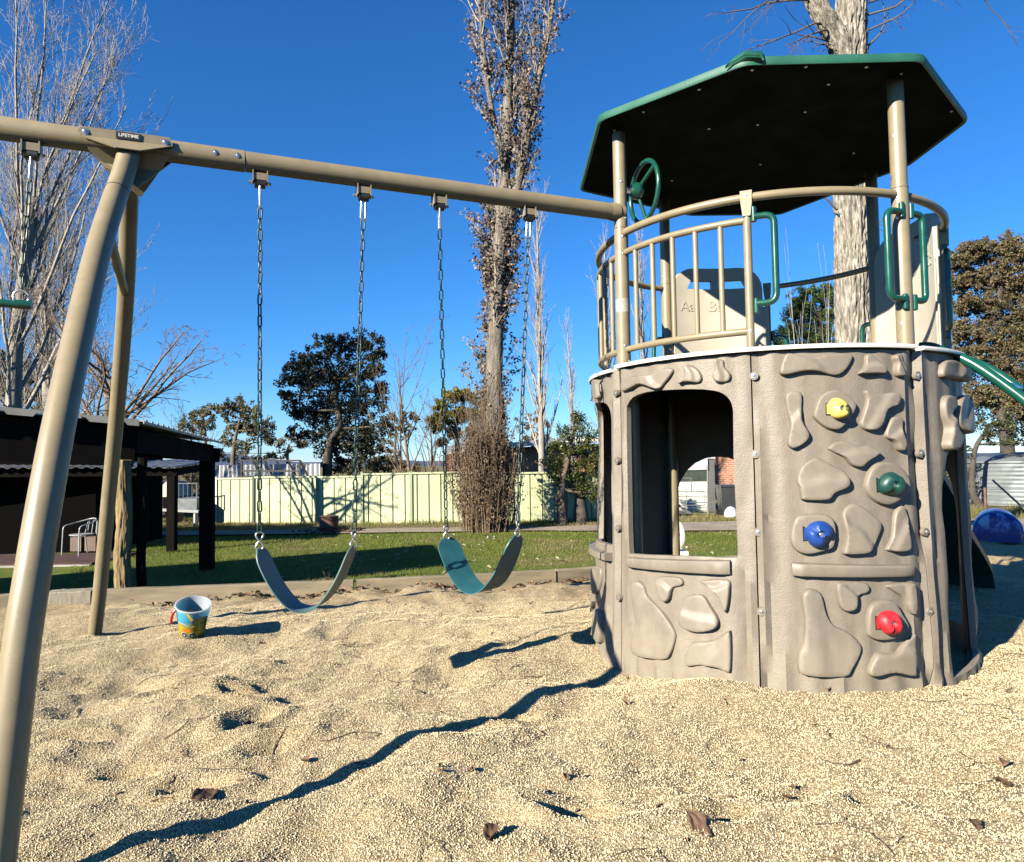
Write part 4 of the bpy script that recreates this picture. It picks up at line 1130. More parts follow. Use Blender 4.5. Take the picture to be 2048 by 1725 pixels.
decal('printed_crane', [V2(-.035, .155), V2(-.028, .158), V2(-.004, .110), V2(-.012, .102)], YL, .0005)
decal('printed_truck_bed', [V2(-.048, .055), V2(.018, .068), V2(.014, .050), V2(-.014, .044), V2(-.044, .036)], ORG, .0007)
decal('printed_truck_cab', [V2(-.022, .020), V2(.050, .024), V2(.052, .044), V2(.030, .048), V2(.022, .062), V2(-.006, .060), V2(-.022, .044)], YL, .0009)
decal('printed_window', [V2(.0, .046), V2(.018, .047), V2(.014, .058), V2(.0, .057)], BLK, .0012)
for cx_ in (-.042, -.006):
    for r_, mt, o_ in ((.0165, WHITEP, .0011), (.0135, BLK, .0014), (.0055, WHITEP, .0017)):
        decal('printed_wheel', [V2(cx_ + r_ * math.cos(2 * PI * k / 14), .0215 + r_ * math.sin(2 * PI * k / 14)) for k in range(14)], mt, o_)
REDH = pmat('red_handle_plastic', (.55, .03, .035), .35, .05, 9)
ha = FA - 1.35; hpth = [bpt(ha, HB - .012, .004), bpt(ha, HB - .03, .018), bpt(ha - .05, .12, .030), bpt(ha - .1, .085, .034)]
mm = MB(); mm.tube(smooth_path(hpth, 5), .0075, 8); mm.build('handle', REDH, body, M=bq)

LEAFB = pmat('dead_leaf', (.10, .055, .030), .75, .35, 40, .4, 120, .003)
LEAFT = pmat('tan_dead_leaf', (.22, .125, .065), .75, .3, 40, .4, 120, .003)
def leaf_verts(rr, L, curl, fine=False):
    n, w = (12, 8) if fine else (5, 4); ph = rr.uniform(0, 6); sd = rr.uniform(0, 99); out = []
    for i in range(n + 1):
        t = i / n; hw = .40 * (math.sin(PI * min(1, t * 1.02)) ** .75) * (1 - .35 * t) + .01
        if fine: hw *= 1 + .28 * noise.noise((t * 7, sd, 0))
        for k in range(w + 1):
            q = 2 * k / w - 1; x = (t - .5) * L; y = q * hw * L
            z = curl * (q * q) * hw * L * 1.3 + .10 * L * math.sin(t * 4 + ph)
            if fine: z += .13 * L * noise.noise((t * 3.5, q * 2.2, sd)) + .05 * L * noise.noise((t * 9, q * 6, sd))
            else: z += .05 * L * rr.uniform(-1, 1)
            out.append(Vector((x, y * (1 - .35 * min(curl, 1)), z)))
    fs = [(i * (w + 1) + k, (i + 1) * (w + 1) + k, (i + 1) * (w + 1) + k + 1, i * (w + 1) + k + 1) for i in range(n) for k in range(w)]
    return out, fs
def leaf_at(rr, x, y, L, lift=.012, fine=False):
    vs, fs = leaf_verts(rr, L, rr.uniform(.2, .9), fine); z = sand_z(x, y)
    R3 = Matrix.Rotation(rr.uniform(0, 6.28), 3, 'Z') @ Matrix.Rotation(rr.uniform(-.4, .4), 3, 'X') @ Matrix.Rotation(rr.uniform(-.4, .4), 3, 'Y')
    o = Vector((x, y, z + lift)); return [R3 @ p + o for p in vs], fs
LV = [(410, 1590, .12, 'largest curled brown leaf, beside the long leg shadow', LEAFB), (1572, 1588, .06, 'small dark curled leaf near the middle of the sand in front of the red hold', LEAFB), (1655, 1392, .06, 'flat tan leaf on the sand under the climbing wall', LEAFT), (1950, 1665, .075, 'reddish brown leaf with a stalk near the bottom corner of the sand', LEAFB), (2010, 1530, .08, 'pale brown leaf, the upper one of the leaf cluster at the sand edge', LEAFT), (2005, 1568, .08, 'dark brown leaf, the lower one of the leaf cluster at the sand edge', LEAFB),
      (1400, 1695, .11, 'crumpled grey brown leaf at the lower edge of the sand', LEAFB), (985, 1700, .10, 'long dark curled leaf at the lower edge beside the shadow line', LEAFB), (880, 1584, .045, 'small tan leaf just above the long leg shadow', LEAFT), (1130, 1572, .045, 'small brown leaf on open sand below the tower window', LEAFB), (1252, 1415, .06, 'dry leaf scrap with twigs below the window panel', LEAFT), (610, 1522, .06, 'thin dry leaf in the scuffed sand between the bucket and the shadow', LEAFB)]
for i, (u, v, L, lb, mt) in enumerate(LV):
    rr = random.Random(200 + i); p = G(u, v); L *= .72; vs, fs = leaf_at(rr, p.x, p.y, L, .010, True); mm = MB(); mm.add(vs, fs); q_ = vs[4]; mm.tube([q_, q_ + (vs[4] - vs[22]).normalized() * L * .25 + Vector((0, 0, .004)), q_ + (vs[4] - vs[22]).normalized() * L * .45], [.0011, .0009, .0007], 5)
    o = mm.build('dead_leaf', mt, None, True, 0); md = o.modifiers.new('t', 'SOLIDIFY'); md.thickness = .0008; tag(o, lb, 'leaf', 'dead leaves on the sand')
rr = random.Random(77); mm = MB()
for _ in range(380):       # leaf drift against the timber
    t = rr.betavariate(1, 1); x = -2.9 + 4.6 * t; c = .5 + .5 * math.sin(x * 5) * math.sin(x * 2.3 + 1)
    if rr.random() > .25 + c: continue
    y = edge_y(x) - .02 - abs(rr.gauss(0, .05)); vs, fs = leaf_at(rr, x, y, rr.uniform(.02, .055), rr.uniform(.003, .03)); mm.add(vs, fs, rr.choice((0, 0, 1)))
for _ in range(170):
    x = rr.uniform(-2.4, 3.2); y = rr.uniform(1.5, 5.2)
    if math.hypot(x - TC[0], y - TC[1]) < 1.05: continue
    vs, fs = leaf_at(rr, x, y, rr.uniform(.010, .028), .004); mm.add(vs, fs, rr.choice((0, 0, 1)))
tag(mm.build('leaf_litter', [LEAFB, LEAFT], None, True, 0), kind='stuff')
TWIG = pmat('twig_bark', (.085, .055, .035), .8, .3, 30)
mm = MB()
def twig(rr, x, y, L, r):
    a = rr.uniform(0, 6.28); pts = []; n = 6
    for k in range(n + 1):
        xx, yy = x + math.cos(a) * L * k / n, y + math.sin(a) * L * k / n; a += rr.uniform(-.28, .28)
        pts.append(Vector((xx, yy, sand_z(xx, yy) + r * .6 + rr.uniform(0, .006))))
    mm.tube(pts, [r * (1 - .6 * k / n) for k in range(n + 1)], 5)
    if rr.random() < .5:
        q = pts[3]; d = Vector((math.cos(a + 1), math.sin(a + 1), .25)) * L * .35; mm.tube([q, q + d * .5, q + d], [r * .6, r * .5, r * .3], 4)
for _ in range(230):
    x = rr.uniform(-2.3, 3.2); y = rr.uniform(1.4, 5.4)
    if math.hypot(x - TC[0], y - TC[1]) < 1.0: continue
    twig(rr, x, y, rr.uniform(.04, .20), rr.uniform(.0009, .0024))
tag(mm.build('twig_litter', TWIG, None, True, 0), kind='stuff')
for i, (u, v, L, lb) in enumerate(((1720, 1513, .12, 'short dark stick lying alone on the right of the sand'), (760, 1478, .22, 'long pale twig lying on the sand above the leg shadow'), (1630, 1665, .20, 'thin bent twig at the bottom of the sand below the climbing wall'))):
    mm = MB(); rr = random.Random(300 + i); p = G(u, v); twig(rr, p.x, p.y, L, .004 - .001 * i); tag(mm.build('twig', TWIG), lb, 'twig', 'larger twigs on the sand')
# dry seedling sprigs at the timber
mm = MB(); rr = random.Random(5)
for (u, v) in ((850, 1165), (880, 1160), (905, 1150), (655, 1160)):
    p = P(u, v + 10, 6.0)
    for k in range(5):
        d = Vector((rr.uniform(-.5, .5), rr.uniform(-.2, .2), 1)).normalized() * rr.uniform(.06, .14); mm.tube([p, p + d * .5 + Vector((rr.uniform(-.02, .02), 0, 0)), p + d], [.003, .002, .001], 4)
        for q in range(2):
            b = p + d * rr.uniform(.4, 1); s = .014; x1 = Vector((rr.uniform(-1, 1), rr.uniform(-1, 1), rr.uniform(-1, 1))).normalized() * s; y1 = x1.cross(Vector((.3, .5, .8))).normalized() * s * .7; mm.add([b - x1, b + y1, b + x1, b - y1], [(0, 1, 2, 3)])
tag(mm.build('dead_seedlings', TWIG), kind='stuff')

# grass blades on the lawn, loose leaves on it
GRASS = leafmat('grass_blade', (.085, .125, .012), (.20, .215, .035), .3)
GRASSD = leafmat('dry_grass_blade', (.20, .16, .06), (.30, .24, .11), .3)
rng = np.random.default_rng(3)
def blades(name, n, x0, x1, y0, y1, hmin, hmax, w, mats, dens=None, z=GZ):
    x = rng.uniform(x0, x1, n); t = rng.uniform(0, 1, n); y = y0 + (y1 - y0) * t ** 1.25
    h = rng.uniform(hmin, hmax, n); a = rng.uniform(0, 2 * np.pi, n); la = rng.uniform(0, 2 * np.pi, n); ll = rng.uniform(.1, .9, n) * h
    keep = np.ones(n, bool); mi = np.zeros(n, int)
    for i in range(n):
        q = noise.noise((x[i] * .5, y[i] * .5, 3)) + .5 * noise.noise((x[i] * 1.7, y[i] * 1.7, 8))
        if dens is not None and not dens(x[i], y[i], q): keep[i] = False
        if q > .12 + .4 * rng.random(): mi[i] = 1
    x, y, h, a, la, ll, mi = [k[keep] for k in (x, y, h, a, la, ll, mi)]; n = len(x)
    zb = np.full(n, z)
    V = np.empty((n, 3, 3)); V[:, 0] = np.stack([x - w * np.cos(a), y - w * np.sin(a), zb], 1); V[:, 1] = np.stack([x + w * np.cos(a), y + w * np.sin(a), zb], 1); V[:, 2] = np.stack([x + ll * np.cos(la), y + ll * np.sin(la), zb + h], 1)
    me = bpy.data.meshes.new(name); me.from_pydata(V.reshape(-1, 3).tolist(), [], np.arange(n * 3).reshape(-1, 3).tolist())
    for q in mats: me.materials.append(q)
    me.polygons.foreach_set('material_index', mi.tolist()); me.update(); return tag(put(name, me), kind='stuff')
blades('grass', 170000, -9, 6.5, 7.2, 19, .02, .065, .004, [GRASS, GRASSD], lambda x, y, q: abs(x / y) < .62 and y > edge_y(x) + .2)
blades('verge_grass', 60000, -15, 12, 19.9, 25.5, .04, .13, .007, [GRASSD, GRASS], lambda x, y, q: y > path_y(x)[1] - .1 and q > -.25, GZ + .02)
mm = MB(); rr = random.Random(9)
for _ in range(260):
    x, y = rr.uniform(-4, 6), rr.uniform(9, 18); vs, fs = leaf_verts(rr, rr.uniform(.05, .12), .5); a = Matrix.Rotation(rr.uniform(0, 6), 3, 'Z'); mm.add([a @ p + Vector((x, y, GZ + .06)) for p in vs], fs)
tag(mm.build('leaf_litter', leafmat('pale_fallen_leaf', (.28, .21, .11), (.50, .44, .30), .2)), kind='stuff')

# ================================================================== CARPORT, HOUSE, PATIO
def corrugated(name, a, b, up, mat, parent, pitch=.076, amp=.009, thick=.004, trapez=False):
    """sheet spanning a->b (across the ribs) and a->a+up (along the ribs)"""
    a, b, up = Vector(a), Vector(b), Vector(up); d = b - a; L = d.length; d.normalize(); nn = d.cross(up).normalized()
    if nn.z < 0: nn = -nn
    pr = []
    n = max(1, int(L / pitch))
    for i in range(n):
        s = L * i / n; q = L / n
        if trapez: pr += [(s, 0), (s + q * .62, 0), (s + q * .70, amp), (s + q * .88, amp), (s + q * .96, 0)]
        else: pr += [(s + q * k / 6, amp * math.sin(2 * PI * k / 6)) for k in range(6)]
    pr.append((L, 0)); vs = []; fs = []
    for s, h in pr: vs += [a + d * s + nn * h, a + d * s + nn * h + up]
    for i in range(len(pr) - 1): fs.append((2 * i, 2 * i + 2, 2 * i + 3, 2 * i + 1))
    m = MB(); m.add(vs, fs); o = m.build(name, mat, parent, False)
    md = o.modifiers.new('t', 'SOLIDIFY'); md.thickness = thick; md.offset = 0; return o
cp = empty('carport', (-6, 10.5, GZ), 'shaded timber carport with weathered iron roof and a rough log corner post', 'carport')
c0 = Vector((-4.85, 9.25, 1.60)); c1 = Vector((-5.27, 12.8, 1.44)); cl = Vector((-13.8, 3.55, 2.50)); c2 = c1 + (cl - c0)
upr = Vector((-.35, 3.45, .20))
for k in range(5):
    a = c0 + (cl - c0) * (k / 5); b = c0 + (cl - c0) * ((k + 1) / 5)
    corrugated('roof_sheet', b, a - (a - b) * .002, (c1 - c0) + Vector((0, 0, .04)), MAT['zincroof'], cp, .19, .022, .003, True)
corrugated('side_sheet', c0 + Vector((.02, -.02, .03)), c1 + Vector((.02, 0, .03)), Vector((-.55, -.12, .06)), MAT['zincroof'], cp, .12, .018, .003, True)
def scallop(name, a, b, h, pitch, r, mat, parent, upw):
    """eave strip whose lower (or upper) edge follows the ribs of the roof sheet"""
    a, b = Vector(a), Vector(b); d = b - a; L = d.length; d.normalize(); pr = []; n = int(L / pitch)
    for i in range(n):
        s = L * i / n
        for k, q in enumerate((0, .30, .38, .5, .62, .70)): pr.append((s + q * pitch, (0, 0, .8, 1, .8, 0)[k] * r))
    pr.append((L, 0)); vs = []; fs = []
    for s, q in pr: vs += [a + d * s + Vector((0, 0, q if not upw else 0)), a + d * s + Vector((0, 0, h + (q if upw else 0)))]
    for i in range(len(pr) - 1): fs.append((2 * i, 2 * i + 2, 2 * i + 3, 2 * i + 1))
    m = MB(); m.add(vs, fs); o = m.build(name, mat, parent, False); md = o.modifiers.new('t', 'SOLIDIFY'); md.thickness = .012; return o
def beam_box(name, a, b, w, h, mat, parent):
    a, b = Vector(a), Vector(b); d = (b - a); L = d.length; d.normalize(); s = d.cross(Vector((0, 0, 1))).normalized(); u = s.cross(d)
    m = MB(); m.box((a + b) / 2, (L, w, h), Matrix((d, s, u)).transposed()); return m.build(name, mat, parent, False)
dz = Vector((0, 0, 1))
scallop('eave_strip', cl + Vector((0, -.03, -.03)), c0 + Vector((0, -.03, -.03)), .085, .42, .055, MAT['zincroof'], cp, False)
scallop('eave_strip', c0 + Vector((.05, 0, .0)), c1 + Vector((.05, 0, .0)), .035, .19, .028, MAT['zincroof'], cp, True)
ins = Vector((-.12, .10, 0))
beam_box('fascia_beam', c0 + ins - dz * .30, cl + ins - dz * .55, .05, .52, MAT['shadetimber'], cp)
beam_box('side_beam', c0 + ins - dz * .22, c1 + Vector((-.1, -.1, -.17)), .05, .30, MAT['shadetimber'], cp)
beam_box('rear_beam', c1 - dz * .2, c2 - dz * .2, .05, .25, MAT['shadetimber'], cp)
m = MB(); m.add([c0 + ins - dz * .06, c1 - dz * .06, c2 - dz * .06, cl + ins - dz * .06], [(0, 1, 2, 3)]); m.build('ceiling_lining', MAT['shadetimber'], cp, False)
lp0 = P(246, 1178, 8.9); rr = random.Random(3)
pth = [Vector((lp0.x + .015 * math.sin(k * .9), lp0.y, GZ - .1 + 2.05 * k / 14)) for k in range(15)]
LOGP = pth
m = MB(); m.tube([p + Vector((.17, .12, 0)) for p in pth], .06, 8); m.build('post', MAT['shadetimber'], cp)
rp = P(414, 1093, 12.75); m = MB(); m.box((rp.x, rp.y, (GZ + 1.32) / 2), (.24, .12, 1.32 - GZ)); m.build('post', MAT['shadetimber'], cp, False)
rg = P(395, 908, 12.7); m = MB(); m.tube([rg + Vector((.10 * math.cos(a), 0, .10 * math.sin(a))) for a in [2 * PI * k / 24 for k in range(24)]], .008, 6, closed=True); m.build('hanging_hoop', MAT['dark'], cp)

hs = empty('house', (-14, 20, GZ), 'low dark house under a verandah, mostly in shade behind the carport', 'house')
DW = pmat('shade_black_wall', (.002, .0018, .0016), .95, .3, 4, spec=.04)  # brick wall coloured near black to stand for verandah shade
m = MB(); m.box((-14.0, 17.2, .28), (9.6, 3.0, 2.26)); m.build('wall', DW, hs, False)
v0 = P(-60, 926, 15.4); v1 = P(352, 934, 15.4)
corrugated('verandah_roof', (v0.x - 4, 14.0, 1.14), (v1.x, v1.y, v1.z), (-.4, 3.0, .17), MAT['zincroof'], hs, .20, .022, .003)
beam_box('verandah_beam', (v0.x - 4, 14.2, 1.02), (v1.x - .05, v1.y + .15, v1.z - .11), .05, .16, MAT['shadetimber'], hs)
beam_box('verandah_side_beam', (v1.x - .05, v1.y + .15, v1.z - .11), (v1.x - .42, v1.y + 2.9, v1.z + .04), .05, .16, MAT['shadetimber'], hs)
vp = P(344, 1058, 15.6); m = MB(); m.box((vp.x, vp.y, .0), (.17, .17, 1.72)); m.build('post', MAT['shadetimber'], hs, False)
m = MB(); m.box((-13.0, 14.35, GZ + .0), (10.0, 1.6, .12)); ps = m.build('patio', pmat('red_paving', (.055, .024, .018), .85, .3, 5), hs, False)
m = MB(); m.box((-13.2, 13.50, GZ - .03), (10.4, .08, .12)); m.build('patio_edge', pmat('pale_timber_edge', (.30, .28, .24), .8, .2, 3), hs, False)

# metal armchair, two planter blocks
ch0 = P(163, 1087, 14.9); ch0.z = GZ + .06
chair = empty('metal_armchair', ch0, 'light metal tub chair standing on the patio', 'chair')
def cm(x, y, z): return ch0 + Matrix.Rotation(rad(-25), 3, 'Z') @ Vector((x, y, z))
for sg in (-1, 1):
    m = MB(); m.tube(fillet([cm(.27 * sg, -.24, 0), cm(.26 * sg, -.22, .60), cm(.25 * sg, .10, .66), cm(.10 * sg, .26, .72), cm(0, .27, .73)], .08, 5), .013, 10); m.build('arm_frame', MAT['dullwhite'], chair)
    m = MB(); m.tube([cm(.22 * sg, .28, 0), cm(.19 * sg, .20, .40), cm(.14 * sg, .25, .70)], .012, 8); m.build('leg', MAT['dullwhite'], chair)
m = MB(); vs = []
for z in (.40, .425):
    for k in range(20): a = 2 * PI * k / 20; vs.append(cm(.235 * math.cos(a), .22 * math.sin(a), z))
m.add(vs, [tuple(range(19, -1, -1)), tuple(range(20, 40))] + [(k, (k + 1) % 20, 20 + (k + 1) % 20, 20 + k) for k in range(20)]); m.build('seat', MAT['dullwhite'], chair, False)
for sg in (-.6, 0, .6):
    m = MB(); m.tube([cm(.22 * sg, .22, .43), cm(.20 * sg, .26, .70)], .009, 8); m.build('back_slat', MAT['dullwhite'], chair)
BLKM = pmat('brown_planter_timber', (.16, .11, .085), .85, .2, 5)
for i, (u, lb) in enumerate(((158, 'brown timber planter box behind the metal chair, the left one'), (186, 'brown timber planter box behind the metal chair, the right one'))):
    p = P(u, 1086, 15.6); m = MB(); w = .12; 
    for k in range(4): m.box((p.x - .09 + .06 * k * 1.0, p.y, GZ + .06 + .15), (.056, .24, .30 + .008 * (k % 2)), Matrix.Rotation(.05 * i, 3, 'Z'))
    o = m.build('planter_box', BLKM, None, False); tag(o, lb, 'planter', 'planter boxes on the patio')

# rusty drum
dp = G(658, 1066, GZ); drum = empty('rusty_drum', dp, 'rusty cut-down steel drum fire pit standing on the lawn', 'drum')
RUST = pmat('rusted_steel', (.085, .030, .018), .75, .5, 5, .4, 40, .01, col2=(.16, .075, .05), stretch=(1, 1, .4))
dr, dh = .255, .45; m = MB()
m.tube([dp + dz * .0, dp + dz * .01, dp + dz * .17, dp + dz * .18, dp + dz * .19, dp + dz * (dh - .02), dp + dz * dh, dp + dz * (dh + .012), dp + dz * (dh + .01), dp + dz * (dh - .03), dp + dz * .1], [dr, dr + .008, dr, dr + .01, dr, dr, dr + .012, dr + .01, dr - .01, dr - .012, dr - .012], 36, False)
m.build('drum_shell', RUST, drum, angle=50)
m = MB(); m.tube([dp + dz * (dh + .005) + Vector(((dr + .004) * math.cos(a), (dr + .004) * math.sin(a), 0)) for a in [2 * PI * k / 30 for k in range(30)]], .014, 8, closed=True); m.build('rim', RUST, drum)
mm = MB(); rr = random.Random(4)
for _ in range(60):
    a = rr.uniform(0, 6.28); r = rr.uniform(.26, .55); L = rr.uniform(.05, .16); vs, fs = leaf_verts(rr, L, .8); q = Matrix.Rotation(rr.uniform(0, 6), 3, 'Z'); mm.add([q @ p + dp + Vector((r * 1.8 * math.cos(a), r * math.sin(a), .05)) for p in vs], fs)
tag(mm.build('ash_litter', LEAFB), kind='stuff')

# ================================================================== FENCE
FGREEN = pmat('cream_green_fence_sheet', (.44, .465, .26), .45, .10, 1.3, .15, 3, .03)
FPOST = pmat('fence_post_green', (.26, .31, .16), .45, .06, 2)
FDARK = pmat('dark_green_post', (.018, .045, .030), .5, .1, 2)
fence = empty('sheet_metal_fence', (0, 21.7, GZ), 'pale yellow green sheet metal fence with stepped panels behind the lawn', 'fence')
fence_pts = [(433, 958, 1036, 23.4), (508, 953, 1037, 23.0), (635, 951, 1040, 22.5), (725, 949, 1042, 22.15), (823, 946, 1042, 21.95), (930, 946, 1041, 21.9), (1025, 945, 1040, 21.9), (1122, 944, 1040, 22.0), (1220, 943, 1040, 22.1), (1330, 942, 1040, 22.2)]
for i in range(len(fence_pts) - 1):
    (u0, t0, b0, y0), (u1, t1, b1, y1) = fence_pts[i], fence_pts[i + 1]
    A, B = P(u0, b0, y0), P(u1, b1, y1); vt = {0: 957, 1: 954, 2: 953.5, 3: 947.5}.get(i, 945.5)
    za = P((u0 + u1) / 2, vt, (y0 + y1) / 2).z; A.z = B.z = GZ - .05
    d = (B - A); L = d.length; d.normalize(); nn = Vector((d.y, -d.x, 0)); n = max(2, int(round(L / .19))); pr = []
    for k in range(n):
        s = L * k / n; q = L / n
        if k % 2 == 0: pr += [(s, 0), (s + q * .35, 0), (s + q * .40, .004), (s + q * .55, .004), (s + q * .60, 0), (s + q * .9, 0), (s + q * .93, -.035)]
        else: pr += [(s, -.035), (s + q * .08, -.035), (s + q * .12, 0), (s + q * .5, 0), (s + q * .54, .004), (s + q * .7, .004), (s + q * .74, 0), (s + q * .97, 0)]
    pr.append((L, 0)); vs = []; fs = []
    for s, h in pr: vs += [A + d * s + nn * h, A + d * s + nn * h + dz * (za - A.z - .03)]
    for k in range(len(pr) - 1): fs.append((2 * k, 2 * k + 2, 2 * k + 3, 2 * k + 1))
    m = MB(); m.add(vs, fs); o = m.build('fence_panel', FGREEN, fence, False); md = o.modifiers.new('t', 'SOLIDIFY'); md.thickness = .004
    beam_box('top_rail', A + dz * (za - A.z) + nn * .01, B + dz * (za - B.z) + nn * .01, .07, .05, FGREEN, fence)
    m = MB(); m.box((A.x, A.y, (GZ - .05 + za + .06) / 2) , (.075, .095, za + .11 - GZ), Matrix.Rotation(math.atan2(d.y, d.x), 3, 'Z')); m.build('fence_post', FDARK if i == 1 else MAT['white'] if i == 0 else FPOST, fence, False)

# white corrugated shed and the dark steel rack in front of it, behind the fence
WSH = pmat('white_corrugated', (.42, .42, .40), .5, .05, 2)
shed = empty('white_shed', (-10, 27, GZ), 'low white corrugated iron shed wall showing above the fence', 'shed')
a, b = P(430, 946, 27.5), P(640, 927, 26.0)
corrugated('wall_sheet', (a.x, a.y, GZ), (b.x, b.y, GZ), (0, 0, b.z - GZ), WSH, shed, .20, .04, .004)
wq = MB(); wq.add([(a.x, a.y + .02, a.z), (b.x, b.y + .02, b.z), (b.x, b.y + 2.5, b.z + .05), (a.x, a.y + 2.5, a.z + .05)], [(0, 1, 2, 3)]); wq.build('roof', WSH, shed, False)
rk = empty('steel_rack', P(540, 960, 24.6), 'dark steel frame rack standing behind the fence in front of the white shed', 'rack')
ST = pmat('dark_rusty_steel', (.020, .016, .014), .7, .3, 4)
q0, q1 = P(483, 921, 24.6), P(600, 921, 24.2)
beam_box('top_bar', q0, q1, .05, .05, ST, rk); beam_box('lower_bar', q0 - dz * .36, q1 - dz * .36, .05, .06, ST, rk); beam_box('deck_bar', q0 - dz * .55, q1 - dz * .55 + Vector((.5, 0, 0)), .4, .05, ST, rk)
for k in range(6):
    p = q0 + (q1 - q0) * (k / 5); beam_box('upright', p, p + Vector((.0 if k == 0 else .28, .1, -.62)), .05, .07, ST, rk)
m = MB(); m.box((q0.x, q0.y, (q0.z + GZ) / 2), (.06, .06, q0.z - GZ)); m.build('leg', ST, rk, False)
m = MB(); m.box((q1.x, q1.y, (q1.z + GZ) / 2), (.06, .06, q1.z - GZ)); m.build('leg', ST, rk, False)

# brick house beyond the fence
bh = empty('brick_house', (5, 36, GZ), 'brick house with white fascia beyond the fence', 'house')
def brickmat(name, c1, c2, mortar):
    m, nt, b = nodes_of(name); t = nt.nodes.new('ShaderNodeTexBrick'); v = coords(nt, 'Object')
    mp = nt.nodes.new('ShaderNodeMapping'); mp.inputs['Rotation'].default_value = (PI / 2, 0, 0); nt.links.new(v, mp.inputs[0]); nt.links.new(mp.outputs[0], t.inputs[0])
    t.inputs['Color1'].default_value = rgba(c1); t.inputs['Color2'].default_value = rgba(c2); t.inputs['Mortar'].default_value = rgba(mortar); t.inputs['Scale'].default_value = 1; t.inputs['Brick Width'].default_value = .24; t.inputs['Row Height'].default_value = .086; t.inputs['Mortar Size'].default_value = .012
    nt.links.new(t.outputs[0], b.inputs['Base Color']); b.inputs['Roughness'].default_value = .9; return m
BR = brickmat('red_brick', (.36, .13, .06), (.26, .09, .05), (.35, .28, .22))
l, r_ = P(895, 908, 36), P(1500, 895, 33)
m = MB(); m.add([(l.x, l.y, GZ), (r_.x, r_.y, GZ), (r_.x, r_.y, 2.05), (l.x, l.y, 1.75)], [(0, 1, 2, 3)]); o = m.build('wall', BR, bh, False); md = o.modifiers.new('t', 'SOLIDIFY'); md.thickness = .25; md.offset = 1
for f0, f1 in ((.06, .12), (.22, .30), (.55, .62)):
    a = l + (r_ - l) * f0; b = l + (r_ - l) * f1; m = MB(); m.add([(a.x, a.y - .03, .35), (b.x, b.y - .03, .35), (b.x, b.y - .03, 1.45), (a.x, a.y - .03, 1.45)], [(0, 1, 2, 3)])
    w = m.build('window', pmat('dark_glass', (.02, .025, .03), .1, .1, 2), bh, False); mk = MB(); mk.tube([(a.x, a.y - .06, .33), (b.x, b.y - .06, .33), (b.x, b.y - .06, 1.47), (a.x, a.y - .06, 1.47)], .035, 4, closed=True); mk.build('frame', MAT['white'], w, False)
fa_, fb_ = P(888, 905, 35), P(1110, 880, 33.6); fb2 = P(1520, 872, 31.6)
beam_box('fascia', fa_, fb_, .06, .22, WSH, bh); beam_box('fascia', fb_ + Vector((.01, 0, 0)), fb2, .06, .22, WSH, bh)
m = MB(); m.add([fa_ + dz * .1, fb2 + dz * .1, fb2 + Vector((-.6, 7, .5)), fa_ + Vector((-.6, 7, .5))], [(0, 1, 2, 3)]); m.build('roof', MAT['zincroof'], bh, False)

# cream weatherboard shed with a pipe gate in front, wheelie bin
cs = empty('cream_shed', P(1388, 1036, 24.5), 'cream weatherboard shed with a dark window strip seen through the tower window', 'shed')
CB = pmat('cream_board', (.58, .57, .48), .6, .06, 3)
x0, x1, yy = P(1335, 1000, 24.5).x, P(1415, 1000, 24.5).x, 24.5
zt, zw1, zw0 = P(1390, 918, yy).z, P(1390, 940, yy).z, P(1390, 963, yy).z; zg = GZ - .05
k = 0; z = zg
while z < zw0 - .02:
    h = min(.17, zw0 - z); m = MB(); m.add([(x0, yy - .025, z), (x1, yy - .025, z), (x1, yy - .004, z + h), (x0, yy - .004, z + h), (x0, yy + .02, z), (x1, yy + .02, z)], [(0, 1, 2, 3), (0, 4, 5, 1)]); m.build('weatherboard', CB, cs, False); z += .172
m = MB(); m.box(((x0 + x1) / 2, yy, (zw0 + zw1) / 2), (x1 - x0, .03, zw1 - zw0)); m.build('window', pmat('dark_green_mesh', (.035, .05, .035), .6, .2, 4), cs, False)
m = MB(); m.box(((x0 + x1) / 2, yy - .03, (zt + zw1) / 2), (x1 - x0 + .06, .06, zt - zw1)); m.build('fascia', WSH, cs, False)
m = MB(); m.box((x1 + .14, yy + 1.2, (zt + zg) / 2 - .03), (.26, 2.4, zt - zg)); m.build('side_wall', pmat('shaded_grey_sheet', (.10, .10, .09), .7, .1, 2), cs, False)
m = MB(); m.box(((x0 + x1) / 2, yy + 1.2, zt + .03), (x1 - x0 + .6, 2.5, .05)); m.build('roof', WSH, cs, False)
PIPE = pmat('grey_pipe', (.20, .19, .17), .5, .15, 8, metal=.4)
gt = empty('pipe_gate', P(1385, 1037, 22.6), 'grey steel pipe gate panels standing in front of the cream shed', 'gate')
def pg(pts, r=.022, closed=False): m = MB(); m.tube([P(u, v, y) for u, v, y in pts], r, 8, closed=closed); m.build('rail', PIPE, gt)
pg([(1415, 930, 22.6), (1416, 1042, 22.6)], .028); pg([(1354, 955, 22.6), (1356, 1042, 22.6)], .028)
pg([(1354, 957, 22.6), (1382, 956, 22.6), (1383, 985, 22.6)])
for v in (983, 993, 1004, 1015, 1026): pg([(1335, v, 22.6), (1430, v + 1, 22.6)], .014)
pg([(1372, 984, 22.5), (1408, 983, 22.5), (1409, 1010, 22.5), (1373, 1011, 22.5)], .02, True); pg([(1350, 1005, 22.7), (1382, 1028, 22.7)], .04)
wb_ = P(1456, 1036, 23.2); wb_.z = GZ
wbn = empty('wheelie_bin', wb_, 'dark grey wheelie bin beside the cream shed', 'bin')
BIN = pmat('dark_grey_bin', (.035, .036, .036), .4, .1, 4)
m = MB(); vs = []
